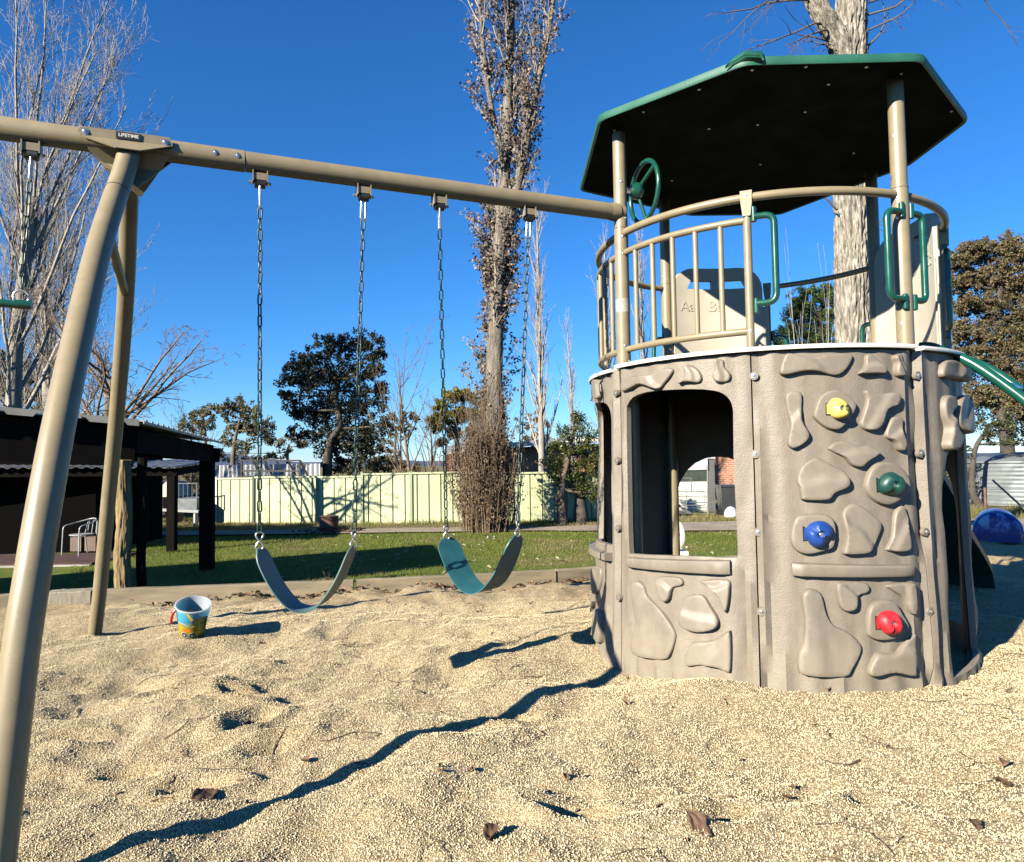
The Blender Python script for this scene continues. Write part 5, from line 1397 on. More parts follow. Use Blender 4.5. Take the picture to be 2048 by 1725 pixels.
for z, w, d_ in ((.06, .22, .24), (.95, .29, .32)): vs += [wb_ + Vector((sx_ * w, sy_ * d_, z)) for sx_, sy_ in ((-1, -1), (1, -1), (1, 1), (-1, 1))]
m.add(vs, [(3, 2, 1, 0), (4, 5, 6, 7), (0, 1, 5, 4), (1, 2, 6, 5), (2, 3, 7, 6), (3, 0, 4, 7)]); m.build('body', BIN, wbn, False)
m = MB(); m.tube([wb_ + Vector((0, -.36, .955)), wb_ + Vector((0, -.3, 1.0)), wb_ + Vector((0, .3, 1.03)), wb_ + Vector((0, .36, .98))], [.30, .32, .32, .28], 4); 
m = MB(); m.box(wb_ + Vector((0, 0, .985)), (.62, .70, .06)); m.build('lid', BIN, wbn, False)
for sg in (-1, 1): m = MB(); m.cyl(wb_ + Vector((sg * .24, .22, .10)), wb_ + Vector((sg * .29, .22, .10)), .10, 16); m.build('wheel', MAT['dark'], wbn)
sk = P(1462, 1037, 22.2); sk.z = GZ
m = MB(); m.tube([sk + dz * t for t in (0, .04, .14, .26, .34, .37)], [.17, .21, .20, .17, .10, .03], 14); tag(m.build('white_sack', pmat('white_sack_plastic', (.62, .63, .64), .35, .1, 5, .6, 9, .05)), 'bulging white plastic sack in front of the wheelie bin', 'sack')

# white moulded rider standing on the lawn behind the tower
wr = P(1354, 1110, 7.9); rider = empty('spring_rider', (wr.x, wr.y, GZ), 'white moulded spring rider with an oval back behind the play tower', 'spring rider')
wz = P(1354, 1072, 7.9).z; m = MB(); vs = []; fs = []; n = 24
for k, (sc, yo) in enumerate(((.0, -.035), (.7, -.035), (.95, -.022), (1, 0), (.95, .022), (.7, .035), (0, .035))):
    for j in range(n): a = 2 * PI * j / n; vs.append((wr.x + .095 * sc * math.cos(a), wr.y + yo, wz + .165 * sc * math.sin(a) * (1 + .12 * math.sin(a))))
for k in range(6):
    for j in range(n): l = (j + 1) % n; fs.append((k * n + j, k * n + l, (k + 1) * n + l, (k + 1) * n + j))
m.add(vs, fs); m.build('backrest', MAT['white'], rider)
m = MB(); m.box((wr.x, wr.y - .037, wz + .02), (.06, .006, .014)); m.build('slot', MAT['dark'], rider, False)
m = MB(); m.box((wr.x + .02, wr.y + .18, wz - .20), (.20, .42, .06)); m.build('seat', MAT['white'], rider, False)
m = MB(); m.tube([Vector((wr.x + .02 + .06 * math.cos(k * .5), wr.y + .18 + .06 * math.sin(k * .5), GZ + (wz - .2 - GZ) * k / 60)) for k in range(61)], .010, 6); m.build('spring', MAT['dark'], rider)

# blue rocker end on the right
bl = P(1998, 1112, 8.3); bl.z = sand_z(bl.x, bl.y) if bl.y < edge_y(bl.x) else bl.z
blue = empty('blue_tunnel', bl, 'worn dark blue plastic play tunnel lying beside the slide', 'play tunnel')
def bluemat():
    m, nt, b = nodes_of('worn_blue_plastic'); v = coords(nt, 'Object'); n = tex(nt, v, 9, 6, .7)
    c = ramp(nt, n, [(.46, (.010, .025, .16)), (.50, (.03, .10, .40)), (.56, (.26, .36, .50))]); sp = nt.nodes.new('ShaderNodeSeparateXYZ'); nt.links.new(v, sp.inputs[0])
    k = ramp(nt, sp.outputs[2], [(.10, 0.0), (.22, 1.0)]); c = mixc(nt, k, (.010, .022, .15), c); nt.links.new(c, b.inputs['Base Color']); b.inputs['Roughness'].default_value = .35; return m
BM = bluemat(); dx = Vector((.84, -.55, 0)); dy = Vector((.55, .84, 0)); m = MB(); rows = []
w2, h2 = .225, .33; prof = [(-w2, 0.0), (-w2 * 1.02, .10)] + [(w2 * math.cos(a) * 1.0, .12 + (h2 - .12) * math.sin(a)) for a in [PI - PI * k / 14 for k in range(15)]] + [(w2 * 1.02, .10), (w2, 0)]
for t, sc in ((-.02, .90), (0, 1.0), (.06, 1.04), (.9, 1.04), (.95, 1.0)): rows.append([bl + dx * x * sc + dy * t + dz * (z * sc) for x, z in prof])
vs = [p for r in rows for p in r]; n = len(prof); fs = [(a * n + k, a * n + k + 1, (a + 1) * n + k + 1, (a + 1) * n + k) for a in range(4) for k in range(n - 1)]; fs.append(tuple(range(n))); fs.append(tuple(4 * n + k for k in range(n - 1, -1, -1)))
m.add(vs, fs); m.build('shell', BM, blue, angle=50)
m = MB(); m.tube([bl + dx * x * 1.06 + dy * .03 + dz * (z * 1.06) for x, z in prof[1:-1]], .012, 8); m.build('rolled_edge', pmat('pale_blue_plastic', (.10, .22, .55), .35, .1, 6), blue)

# water tank, wire fence and power lines on the right
tk = P(2040, 1035, 27); tk.z = GZ - .1
tank = empty('water_tank', tk, 'grey round corrugated water tank with a low roof behind the wire fence', 'water tank')
TANK = pmat('grey_tank_sheet', (.17, .185, .18), .5, .08, 2, metal=.15)
trd = 2.0; tzp = P(2000, 925, 25.2).z; m = MB(); k = 0; pts = []; rs = []; z = tk.z
while z < tzp: pts.append(Vector((tk.x + .35, tk.y, z))); rs.append(trd + .012 * math.sin(z * 2 * PI / .15)); z += .0375
m.tube(pts, rs, 48, False); m.build('wall', TANK, tank, angle=0)
m = MB(); m.tube([Vector((tk.x + .35, tk.y, tzp - .02)), Vector((tk.x + .35, tk.y, tzp + .03)), Vector((tk.x + .35, tk.y, tzp + .22)), Vector((tk.x + .35, tk.y, tzp + .36))], [trd + .05, trd + .04, trd * .75, .25], 40); m.build('roof', TANK, tank, angle=30)
wf = empty('wire_fence', (14, 21, GZ), 'rusty post and wire fence in front of the water tank', 'fence')
RP = pmat('rusty_post', (.14, .07, .045), .8, .3, 6)
for u in (1880, 1972, 2075, 2180):
    p = P(u, 1030, 21.0); m = MB(); m.cyl((p.x, p.y, GZ - .1), (p.x, p.y, P(u, 975, 21).z), .035, 8); m.build('fence_post', RP, wf)
for v in (978, 995, 1012):
    m = MB(); m.tube([P(1870, v, 21), P(1972, v + 1, 21), P(2200, v + 1, 21)], .006, 5); m.build('wire', PIPE, wf)
m = MB(); m.cyl(P(1985, 960, 21), P(2060, 1028, 20.8), .03, 8); m.build('stay', PIPE, wf)
for i, ((u0, v0_), (u1, v1_), lb) in enumerate((((1880, 648), (2060, 602), 'double black overhead wire, the higher one crossing the brown gum tree'), ((1880, 668), (2060, 640), 'thin overhead wire just below the double one'), ((1960, 728), (2060, 700), 'upper wire of the low pair beside the green climber rails'), ((1960, 752), (2060, 732), 'lower wire of the low pair beside the green climber rails'))):
    a, b = P(u0, v0_, 24), P(u1, v1_, 20); d = b - a; a -= d * 2.5; b += d * 2.5; pts = [a + (b - a) * (k / 20) - dz * (.5 * (1 - (2 * k / 20 - 1) ** 2) - .46) for k in range(21)]
    m = MB(); m.tube(pts, .010, 5); tag(m.build('power_line', PIPE), lb, 'power line', 'overhead wires on the right')

# cage trailer and boat-like white beam beyond the carport
tr0 = P(383, 1020, 23.5); tr0.z = GZ + .1
tl = empty('cage_trailer', tr0, 'galvanised cage trailer parked beyond the carport', 'trailer'); GALV = pmat('galvanised', (.17, .185, .19), .45, .12, 6, metal=.4)
m = MB(); m.box(tr0 + Vector((.1, 0, .55)), (.85, 1.6, .42)); m.build('tray', GALV, tl, False)
for k in range(7): m = MB(); m.cyl(tr0 + Vector((-.32 + .14 * k, -.8, .76)), tr0 + Vector((-.32 + .14 * k, -.8, 1.22)), .012, 6); m.build('cage_bar', GALV, tl)
m = MB(); m.tube([tr0 + Vector((-.33, -.8, .76)), tr0 + Vector((-.33, -.8, 1.24)), tr0 + Vector((.54, -.8, 1.24)), tr0 + Vector((.54, -.8, .76))], .02, 6); m.build('cage_frame', GALV, tl, False)
for sg in (-1, 1): m = MB(); m.cyl(tr0 + Vector((.1 + sg * .48, 0, .2)), tr0 + Vector((.1 + sg * .62, 0, .2)), .28, 18); m.build('wheel', MAT['dark'], tl)
wbm = empty('white_bench', P(340, 1036, 21.5), 'long white bench or beam on short legs beyond the carport', 'bench')
a, b = P(288, 1018, 21.5), P(398, 1023, 21.8); beam_box('plank', a, b, .25, .07, WSH, wbm)
for q in (a + (b - a) * .06, b - (b - a) * .06): m = MB(); m.box((q.x, q.y, (q.z + GZ) / 2), (.05, .2, q.z - GZ - .05)); m.build('leg', WSH, wbm, False)
vh = P(328, 985, 27); vh.z = GZ
car = empty('old_ute', vh, 'old dark utility vehicle with pale roof half hidden beyond the carport', 'vehicle')
m = MB(); m.box(vh + Vector((0, 0, .55)), (1.6, 3.4, .5)); m.build('body', ST, car, False); m = MB(); vs = []
for z, w, d_ in ((.8, .75, .9), (1.35, .55, .6)): vs += [vh + Vector((sx_ * w, sy_ * d_, z)) for sx_, sy_ in ((-1, -1), (1, -1), (1, 1), (-1, 1))]
m.add(vs, [(3, 2, 1, 0), (4, 5, 6, 7), (0, 1, 5, 4), (1, 2, 6, 5), (2, 3, 7, 6), (3, 0, 4, 7)]); m.build('cab', pmat('pale_yellow_paint', (.42, .40, .25), .4, .1, 2), car, False)
for sx_ in (-1, 1):
    for sy_ in (-1, 1): m = MB(); m.cyl(vh + Vector((sx_ * .72, sy_ * 1.1, .3)), vh + Vector((sx_ * .85, sy_ * 1.1, .3)), .3, 16); m.build('wheel', MAT['dark'], car)
# ================================================================== TREES, SHRUBS, HILLS
BARKG = pmat('pale_grey_bark', (.25, .22, .18), .85, .35, 3, .5, 30, .02, stretch=(3, 3, .6))
BARKB = pmat('brown_bark', (.13, .095, .065), .9, .35, 3, .5, 30, .02, stretch=(3, 3, .6))
BARKD = pmat('dark_bark', (.060, .048, .036), .9, .35, 4, .5, 30, .02)
TWIGG = pmat('grey_twig', (.31, .27, .215), .8, .25, 5)
TWIGB = pmat('brown_twig', (.155, .105, .062), .8, .3, 5)
def wander(rr, p, d, L, n, wob, upw):
    pts = [Vector(p)]; d = Vector(d).normalized(); dirs = [d]
    for k in range(n):
        d = (d + Vector((rr.gauss(0, wob), rr.gauss(0, wob), rr.gauss(0, wob))) + Vector((0, 0, upw))).normalized()
        pts.append(pts[-1] + d * (L / n)); dirs.append(d)
    return pts, dirs
def side_dir(rr, d, ang, az=None):
    x, y = perp(d); a = rr.uniform(0, 2 * PI) if az is None else az
    return (Vector(d) * math.cos(ang) + (x * math.cos(a) + y * math.sin(a)) * math.sin(ang)).normalized()
def grow(rr, mb, p, d, L, r, lv, levels, tips, sides=(10, 6, 4, 3, 3)):
    cfg = levels[lv]; n = cfg.get('seg', 6)
    pts, dirs = wander(rr, p, d, L, n, cfg.get('wob', .08), cfg.get('up', .03))
    e = cfg.get('tip', .25); rs = [max(r * (1 - (1 - e) * k / n), cfg.get('rmin', .003)) for k in range(n + 1)]
    mb[min(cfg.get('mb', lv), len(mb) - 1)].tube(pts, rs, sides[min(lv, 4)], False, cfg.get('m', 0))
    if lv + 1 < len(levels):
        nx_ = levels[lv + 1]; cnt = nx_['n']; cnt = rr.randint(*cnt) if isinstance(cnt, tuple) else cnt
        for i in range(cnt):
            t = nx_.get('t0', .25) + (1 - nx_.get('t0', .25)) * ((i + rr.random()) / cnt); t = min(t, .99)
            k = t * n; i0 = min(int(k), n - 1); f = k - i0; q = pts[i0].lerp(pts[i0 + 1], f); rq = rs[i0] * (1 - f) + rs[i0 + 1] * f
            a = rad(rr.uniform(*nx_['ang'])); ll = L * rr.uniform(*nx_['len']) * (1 - nx_.get('taper', .45) * t)
            grow(rr, mb, q, side_dir(rr, dirs[i0], a), ll, max(rq * nx_.get('rr', .5), .002), lv + 1, levels, tips, sides)
    if cfg.get('leafy'):
        for k in range(1, n + 1): tips.append((pts[k], dirs[k]))
def leaves_np(mb_or_none, centers, per, spread, size, rngk, mats, name, parent, aspect=.5, droop=0.0, vary=.35, mi=None):
    g = np.random.default_rng(rngk); C = np.repeat(np.asarray(centers, float), per, axis=0); n = len(C)
    off = g.normal(0, 1, (n, 3)); off /= np.maximum(np.linalg.norm(off, axis=1, keepdims=True), 1e-6); off *= (g.random((n, 1)) ** .5) * np.asarray(spread)
    C = C + off; a = g.normal(0, 1, (n, 3)); a[:, 2] -= droop; a /= np.linalg.norm(a, axis=1, keepdims=True)
    b = g.normal(0, 1, (n, 3)); b -= a * (a * b).sum(1, keepdims=True); b /= np.linalg.norm(b, axis=1, keepdims=True)
    L = size * (1 + vary * g.uniform(-1, 1, (n, 1))); w = L * aspect
    V = np.stack([C - a * L * .5, C + b * w * .5, C + a * L * .5, C - b * w * .5], 1)
    me = bpy.data.meshes.new(name); me.from_pydata(V.reshape(-1, 3).tolist(), [], np.arange(n * 4).reshape(-1, 4).tolist())
    for q in mats: me.materials.append(q)
    if mi is not None: me.polygons.foreach_set('material_index', (g.random(n) < mi).astype(int).tolist())
    me.update(); return put(name, me, parent)
def base_at(u, Y, z=None): p = P(u, 930, Y); p.z = GZ - .05 if z is None else z; return p

def poplar(name, label, base, H, r, seed, levels, bark, twig, leaf=None, lean=(0, 0), group='bare poplar trees', leafn=0, leafsize=.09, leafspread=.25, zmin=0.0):
    rr = random.Random(seed); t = empty(name, base, label, 'tree', group)
    trunk, crown = MB(), MB(); tips = []
    d = Vector((lean[0], lean[1], 1)).normalized()
    grow(rr, [trunk, crown], base, d, H, r, 0, levels, tips)
    trunk.build('trunk', bark, t); crown.build('crown', twig, t, True, 0)
    if leaf and tips:
        tips = [p for p, _ in tips if p.z > zmin]
        leaves_np(None, [tuple(p) for p in tips], leafn, leafspread, leafsize, seed, leaf, 'foliage', t, .7)
    return t

DEADLEAF = leafmat('brown_poplar_leaf', (.10, .068, .048), (.32, .245, .185), .15)
POP = [dict(seg=14, wob=.012, up=.04, tip=.22, mb=0), dict(n=60, t0=.20, ang=(12, 34), len=(.16, .34), rr=.42, taper=.55, seg=7, wob=.07, up=.13, mb=1), dict(n=(7, 10), t0=.1, ang=(14, 45), len=(.22, .48), rr=.5, taper=.4, seg=5, wob=.10, up=.12, leafy=True), dict(n=(2, 4), t0=.2, ang=(15, 50), len=(.25, .55), rr=.55, seg=3, wob=.12, up=.10, leafy=True, rmin=.0035)]
# 1 the tall poplar in the middle, with clinging brown leaves
pb = base_at(988, 19.6)
tree = empty('poplar_tree', pb, 'tall poplar with a pale trunk and clinging brown leaves', 'tree', 'poplar trees')
rr = random.Random(21); trunk, crown = MB(), MB(); tips = []
tp = [pb, P(986, 930, 19.6), P(988, 760, 19.6), P(994, 600, 19.6), P(1000, 480, 19.6), P(1010, 330, 19.6), P(1016, 180, 19.6), P(1022, 40, 19.6), P(1026, -140, 19.6), P(1032, -330, 19.6)]
tpp = smooth_path(tp, 4); n = len(tpp); trs = [.30 - .24 * (k / (n - 1)) ** .9 for k in range(n)]; trs[0] = .42; trs[1] = .36
trunk.tube(tpp, trs, 16, False)
fk = [P(1004, 440, 19.6), P(1030, 390, 19.5), P(1050, 300, 19.4), P(1072, 180, 19.3), P(1100, 40, 19.2), P(1118, -120, 19.2)]
fpp = smooth_path(fk, 5); trunk.tube(fpp, [.155 - .09 * k / (len(fpp) - 1) for k in range(len(fpp))], 12, False)
fl = smooth_path([P(1008, 330, 19.6), P(990, 250, 19.5), P(972, 150, 19.4), P(960, 20, 19.4), P(955, -120, 19.4)], 5); trunk.tube(fl, [.09 - .05 * k / (len(fl) - 1) for k in range(len(fl))], 10, False)
lv = [dict(seg=6, wob=.08, up=.14, tip=.3, mb=1, leafy=True), dict(n=(8, 11), t0=.08, ang=(18, 50), len=(.25, .5), rr=.5, seg=4, wob=.12, up=.10, leafy=True, mb=1), dict(n=(2, 4), t0=.2, ang=(20, 55), len=(.25, .6), rr=.55, seg=3, wob=.14, up=.06, leafy=True, rmin=.004, mb=1)]
for pts, rs, num, t0 in ((tpp, trs, 62, .30), (fpp, None, 26, .15), (fl, None, 18, .2)):
    for i in range(num):
        t = t0 + (1 - t0) * (i + rr.random()) / num; k = int(t * (len(pts) - 2)); d = (pts[k + 1] - pts[k]).normalized()
        rq = (rs[k] if rs else .08) * .26
        a0 = rad(rr.uniform(16, 42)); Lb = rr.uniform(.8, 2.1) * (1.25 if t > .55 else .85)
        grow(rr, [trunk, crown], pts[k], side_dir(rr, d, a0), Lb, max(rq, .012), 0, lv, tips, (5, 4, 3, 3))
def sdir_(rr, ang):
    while True:
        d = side_dir(rr, Vector((0, 0, 1)), ang)
        if d.y > -.25 * math.sin(ang): return d
for i in range(150):   # bristly low shoots on the trunk
    t = rr.uniform(.08, .48); k = int(t * (len(tpp) - 2)); grow(rr, [trunk, crown], tpp[k], sdir_(rr, rad(rr.uniform(12, 50))), rr.uniform(.5, 1.5), .010, 0, lv, tips, (4, 4, 3, 3))
BARKP = pmat('furrowed_poplar_bark', (.20, .165, .125), .9, .5, 3, 1.0, 14, .08, stretch=(5, 5, .5), col2=(.34, .29, .225))
trunk.build('trunk', BARKP, tree); crown.build('crown', TWIGG, tree, True, 0)
tipsel = [tuple(p) for p, _ in tips]; rr.shuffle(tipsel); print('poplar tips', len(tipsel))
leaves_np(None, tipsel[:9500], 3, .14, .085, 5, [DEADLEAF], 'foliage', tree, .75)
# thicket of shoots at its foot
th_ = empty('poplar_thicket', pb + Vector((-.2, -.3, 0)), 'dense brown thicket of upright shoots round the poplar foot', 'shrub')
mb = MB(); rr = random.Random(31); tips = []
lv2 = [dict(seg=7, wob=.06, up=.07, tip=.3, mb=0, leafy=True), dict(n=(4, 7), t0=.15, ang=(12, 38), len=(.2, .5), rr=.6, seg=3, wob=.1, up=.10, leafy=True, rmin=.004, mb=0)]
for i in range(300):
    a = rr.uniform(0, 6.28); q = rr.random() ** 1.1; p = pb + Vector((-.22 + .66 * q * math.cos(a), -.35 + .75 * q * math.sin(a), 0)); d = Vector((.16 * math.cos(a) * q + rr.gauss(0, .05), .12 * math.sin(a) * q, 1))
    grow(rr, [mb], p, d, rr.uniform(1.9, 5.2) * (1 - .6 * q), rr.uniform(.009, .019), 0, lv2, tips, (4, 3, 3))
mb.build('crown', TWIGB, th_, True, 0); ts = [tuple(p) for p, _ in tips]; rr.shuffle(ts)
leaves_np(None, [t for t in ts if t[2] < 1.9][:6500], 2, .10, .065, 8, [leafmat('brown_shoot_leaf', (.07, .042, .025), (.20, .135, .080), .15)], 'foliage', th_, .7)

# slim bare poplars behind
SL = [dict(seg=12, wob=.014, up=.03, tip=.15, mb=0), dict(n=46, t0=.12, ang=(10, 26), len=(.14, .30), rr=.38, taper=.55, seg=6, wob=.05, up=.10, mb=1), dict(n=(5, 8), t0=.1, ang=(10, 35), len=(.25, .5), rr=.5, seg=4, wob=.08, up=.10), dict(n=(1, 3), t0=.2, ang=(12, 40), len=(.3, .6), rr=.6, seg=3, wob=.1, up=.08, rmin=.004)]
poplar('poplar_tree', 'slim bare pale poplar just right of the leafy poplar', base_at(1083, 25), 11.2, .14, 41, SL, BARKG, TWIGG, group='poplar trees')
poplar('poplar_tree', 'thin bare poplar seen through the tower railing, left of its post', base_at(1215, 28), 10.8, .12, 42, SL, BARKG, TWIGG, group='poplar trees')
poplar('poplar_tree', 'thin bare poplar seen behind the railing balusters', base_at(1288, 30), 11.5, .13, 43, SL, BARKG, TWIGG, group='poplar trees')
poplar('poplar_tree', 'small bare poplar low beside the tower wall', base_at(1150, 31), 8.0, .10, 44, SL, BARKG, TWIGG, group='poplar trees')
WAND = [dict(seg=8, wob=.02, up=.05, tip=.12, mb=0), dict(n=8, t0=.25, ang=(6, 16), len=(.3, .6), rr=.5, seg=4, wob=.04, up=.08, mb=1)]
for i, (u, Y, H, lb) in enumerate(((1608, 20.5, 6.9, 'tallest pale wand shoot in front of the round pine'), (1632, 20, 5.9, 'pale wand shoot in front of the pine, next to the big trunk'), (1655, 21, 7.2, 'pale wand shoot touching the left edge of the big trunk'), (1590, 21, 5.2, 'low bent wand shoot at the foot of the round pine'))):
    poplar('poplar_sapling', lb, base_at(u, Y), H, .035, 60 + i, WAND, TWIGG, TWIGG, group='bare saplings behind the tower', lean=(-.06 + .03 * i, 0))

# big bare trees on the left
VASE = [dict(seg=7, wob=.03, up=.02, tip=.55, mb=0), dict(n=22, t0=.10, ang=(8, 38), len=(.55, 1.25), rr=.30, taper=.35, seg=9, wob=.06, up=.12, mb=1), dict(n=(14, 18), t0=.12, ang=(12, 40), len=(.20, .50), rr=.40, seg=6, wob=.09, up=.14), dict(n=(7, 10), t0=.05, ang=(12, 45), len=(.25, .6), rr=.5, seg=4, wob=.10, up=.12, rmin=.0045), dict(n=(1, 3), t0=.2, ang=(15, 50), len=(.3, .6), rr=.6, seg=3, wob=.12, up=.06, rmin=.005)]
poplar('bare_tree', 'big bare pale tree of many upright limbs at the left edge', base_at(14, 21), 10.0, .26, 77, VASE, BARKG, TWIGG, lean=(.02, 0), group='bare winter trees')
poplar('bare_tree', 'big bare tree behind the curved leg, its limbs leaning outwards', base_at(88, 24), 8.0, .22, 72, VASE, BARKG, TWIGG, lean=(.02, 0), group='bare winter trees')
SPREAD = [dict(seg=6, wob=.05, up=.03, tip=.6, mb=0), dict(n=15, t0=.35, ang=(28, 75), len=(.6, 1.05), rr=.42, taper=.3, seg=8, wob=.11, up=.03, mb=1), dict(n=(8, 11), t0=.15, ang=(20, 60), len=(.25, .5), rr=.45, seg=6, wob=.14, up=.02), dict(n=(4, 7), t0=.1, ang=(20, 65), len=(.25, .5), rr=.5, seg=4, wob=.16, up=.0, rmin=.006), dict(n=(1, 3), t0=.2, ang=(20, 60), len=(.3, .6), rr=.6, seg=3, wob=.15, up=.0, rmin=.0045)]
poplar('bare_tree', 'spreading bare brown tree behind the carport roof', base_at(205, 18.5), 4.3, .17, 74, SPREAD, BARKB, TWIGB, group='bare winter trees')
WILLOW = [dict(seg=7, wob=.03, up=.03, tip=.3, mb=0), dict(n=16, t0=.05, ang=(15, 55), len=(.4, .8), rr=.5, taper=.4, seg=8, wob=.05, up=.09, mb=1), dict(n=(4, 7), t0=.1, ang=(20, 60), len=(.25, .55), rr=.5, seg=5, wob=.10, up=.06, rmin=.005), dict(n=(1, 3), t0=.2, ang=(15, 50), len=(.3, .6), rr=.6, seg=3, wob=.12, up=.02, rmin=.004)]
poplar('bare_tree', 'low bare willow with thin curving branches behind the fence', base_at(822, 25), 5.2, .07, 81, WILLOW, TWIGB, TWIGB, group='bare winter trees')
poplar('bare_tree', 'thin bare sapling rising behind the fence beside the dark evergreen', base_at(800, 26), 5.8, .05, 82, WAND, TWIGB, TWIGB, group='bare winter trees')
poplar('bare_tree', 'bare bush tree behind the fence, left of the yellow green tree', base_at(868, 27), 3.6, .07, 83, WILLOW, TWIGB, TWIGB, group='bare winter trees')

# cottonwood with deeply furrowed bark behind the tower
cb = base_at(1722, 13.2); cw = empty('cottonwood_tree', cb, 'old cottonwood with deeply furrowed pale bark behind the tower', 'tree')
tpx = [(1720, 1250), (1716, 900), (1713, 690), (1707, 500), (1703, 330), (1700, 180), (1697, 100), (1702, 20), (1706, -80), (1710, -200)]
tw = [.50, .42, .372, .345, .325, .315, .345, .285, .26, .24]
tpp = smooth_path([P(u, v, 13.2) for u, v in tpx], 10); tww = [tw[min(int(i / 10), 8)] * (1 - (i % 10) / 10) + tw[min(int(i / 10) + 1, 9)] * ((i % 10) / 10) for i in range(len(tpp))]
def bark_tube(path, radii, seg, amp, seed, step=.035):
    rows = []; cum = 0; prev = None; vs = []; pts = []; rs = []
    for a in range(len(path) - 1):
        L = (path[a + 1] - path[a]).length; k = max(1, int(L / step))
        for q in range(k): t = q / k; pts.append(path[a].lerp(path[a + 1], t)); rs.append(radii[a] * (1 - t) + radii[a + 1] * t)
    x = None
    for i, p in enumerate(pts):
        d = (pts[min(i + 1, len(pts) - 1)] - pts[max(i - 1, 0)]).normalized()
        if x is None: x, y = perp(d)
        x = (x - d * x.dot(d)).normalized(); y = d.cross(x)
        for k in range(seg):
            a = 2 * PI * k / seg; nv = x * math.cos(a) + y * math.sin(a)
            q = Vector((nv.x * 3.2 * rs[i] * 3, nv.y * 3.2 * rs[i] * 3, p.z * .8 + i * step * .2 + seed))
            w = noise.noise((nv.x * 2 + seed, nv.y * 2, p.z * .9)) * .7
            fr = noise.noise((a * 3.4 + w * 1.6, i * step * 1.25, seed)) 
            fr2 = noise.noise((a * 7.0 + w * 2.2, i * step * 2.6, seed + 9))
            rdg = 1 - 2 * min(1, abs(fr) * 2.1); rdg2 = 1 - 2 * min(1, abs(fr2) * 2.1)
            vs.append(p + nv * (rs[i] - amp * max(0, rdg) * 1.0 - amp * .6 * max(0, rdg2) + amp * .3 * noise.noise((a * 20, i * step * 9, seed))))
    n = len(pts); fs = [(i * seg + k, i * seg + (k + 1) % seg, (i + 1) * seg + (k + 1) % seg, (i + 1) * seg + k) for i in range(n - 1) for k in range(seg)]
    return MB().add(vs, fs)
def corkmat():
    m, nt, b = nodes_of('furrowed_cottonwood_bark'); v = coords(nt, 'Object'); st = coords(nt, 'Object', (9, 9, 1.3))
    n1 = tex(nt, st, 2.2, 5, .65); c = ramp(nt, n1, [(.36, (.10, .085, .065)), (.50, (.24, .21, .165)), (.62, (.42, .38, .31))])
    n2 = ramp(nt, tex(nt, v, 2, 3), [(.35, .75), (.65, 1.1)]); c = mixc(nt, 1.0, c, n2, 'MULTIPLY'); nt.links.new(c, b.inputs['Base Color']); b.inputs['Roughness'].default_value = .95
    bump(nt, b, tex(nt, st, 5, 6, .7), .9, .03); return m
CORK = corkmat()
bark_tube([Vector(q) for q in LOGP], [.100 - .001 * (k % 3) for k in range(len(LOGP))], 60, .016, 8.0, .02).build('log_post', MAT['logpost'], cp, True, 0)
bark_tube(tpp, tww, 150, .060, 1.0, .024).build('trunk', CORK, cw, True, 0)
lim = smooth_path([P(1706, 150, 13.15), P(1672, 75, 13.05), P(1640, 20, 12.9), P(1602, -60, 12.8), P(1550, -190, 12.7)], 8)
bark_tube(lim, [.235 - .09 * k / (len(lim) - 1) for k in range(len(lim))], 100, .045, 5.0, .024).build('limb', CORK, cw, True, 0)
mb = MB(); rr = random.Random(91); tips = []
lv3 = [dict(seg=8, wob=.14, up=-.03, tip=.25, mb=0), dict(n=(4, 7), t0=.2, ang=(20, 70), len=(.25, .6), rr=.55, seg=5, wob=.18, up=-.02, mb=0), dict(n=(2, 4), t0=.2, ang=(20, 60), len=(.3, .6), rr=.6, seg=4, wob=.18, up=-.03, rmin=.003, mb=0)]
for (u, v, Y, dx_, dz_, L) in ((1648, 45, 12.9, -1, -.25, 1.6), (1655, 60, 12.9, -1, -.05, 1.3), (1625, 0, 12.8, -1, .1, 1.9), (1738, 60, 13.1, .7, .35, 1.0), (1738, 90, 13.1, .6, .5, 1.0), (1736, 30, 13.1, .9, .3, 1.3), (1738, 5, 13.1, 1, .1, 1.8), (1665, 85, 13, -.5, .1, .8), (1672, 100, 13, -.6, .5, .6), (1610, -60, 12.8, -1, -.35, 2.2), (1740, -60, 13.1, 1, -.2, 2.6), (1742, -90, 13.1, 1, -.1, 3.4), (1675, 420, 13.0, -.4, .3, .5), (1738, 460, 13.0, .5, .3, .6), (1735, 400, 12.9, .4, .6, .6)):
    grow(rr, [mb], P(u, v, Y), Vector((dx_, rr.uniform(-.3, .3), dz_)), L, .022, 0, lv3, tips, (5, 4, 3))
mb.build('crown', pmat('dark_twig', (.10, .075, .055), .8, .3, 5), cw, True, 0)

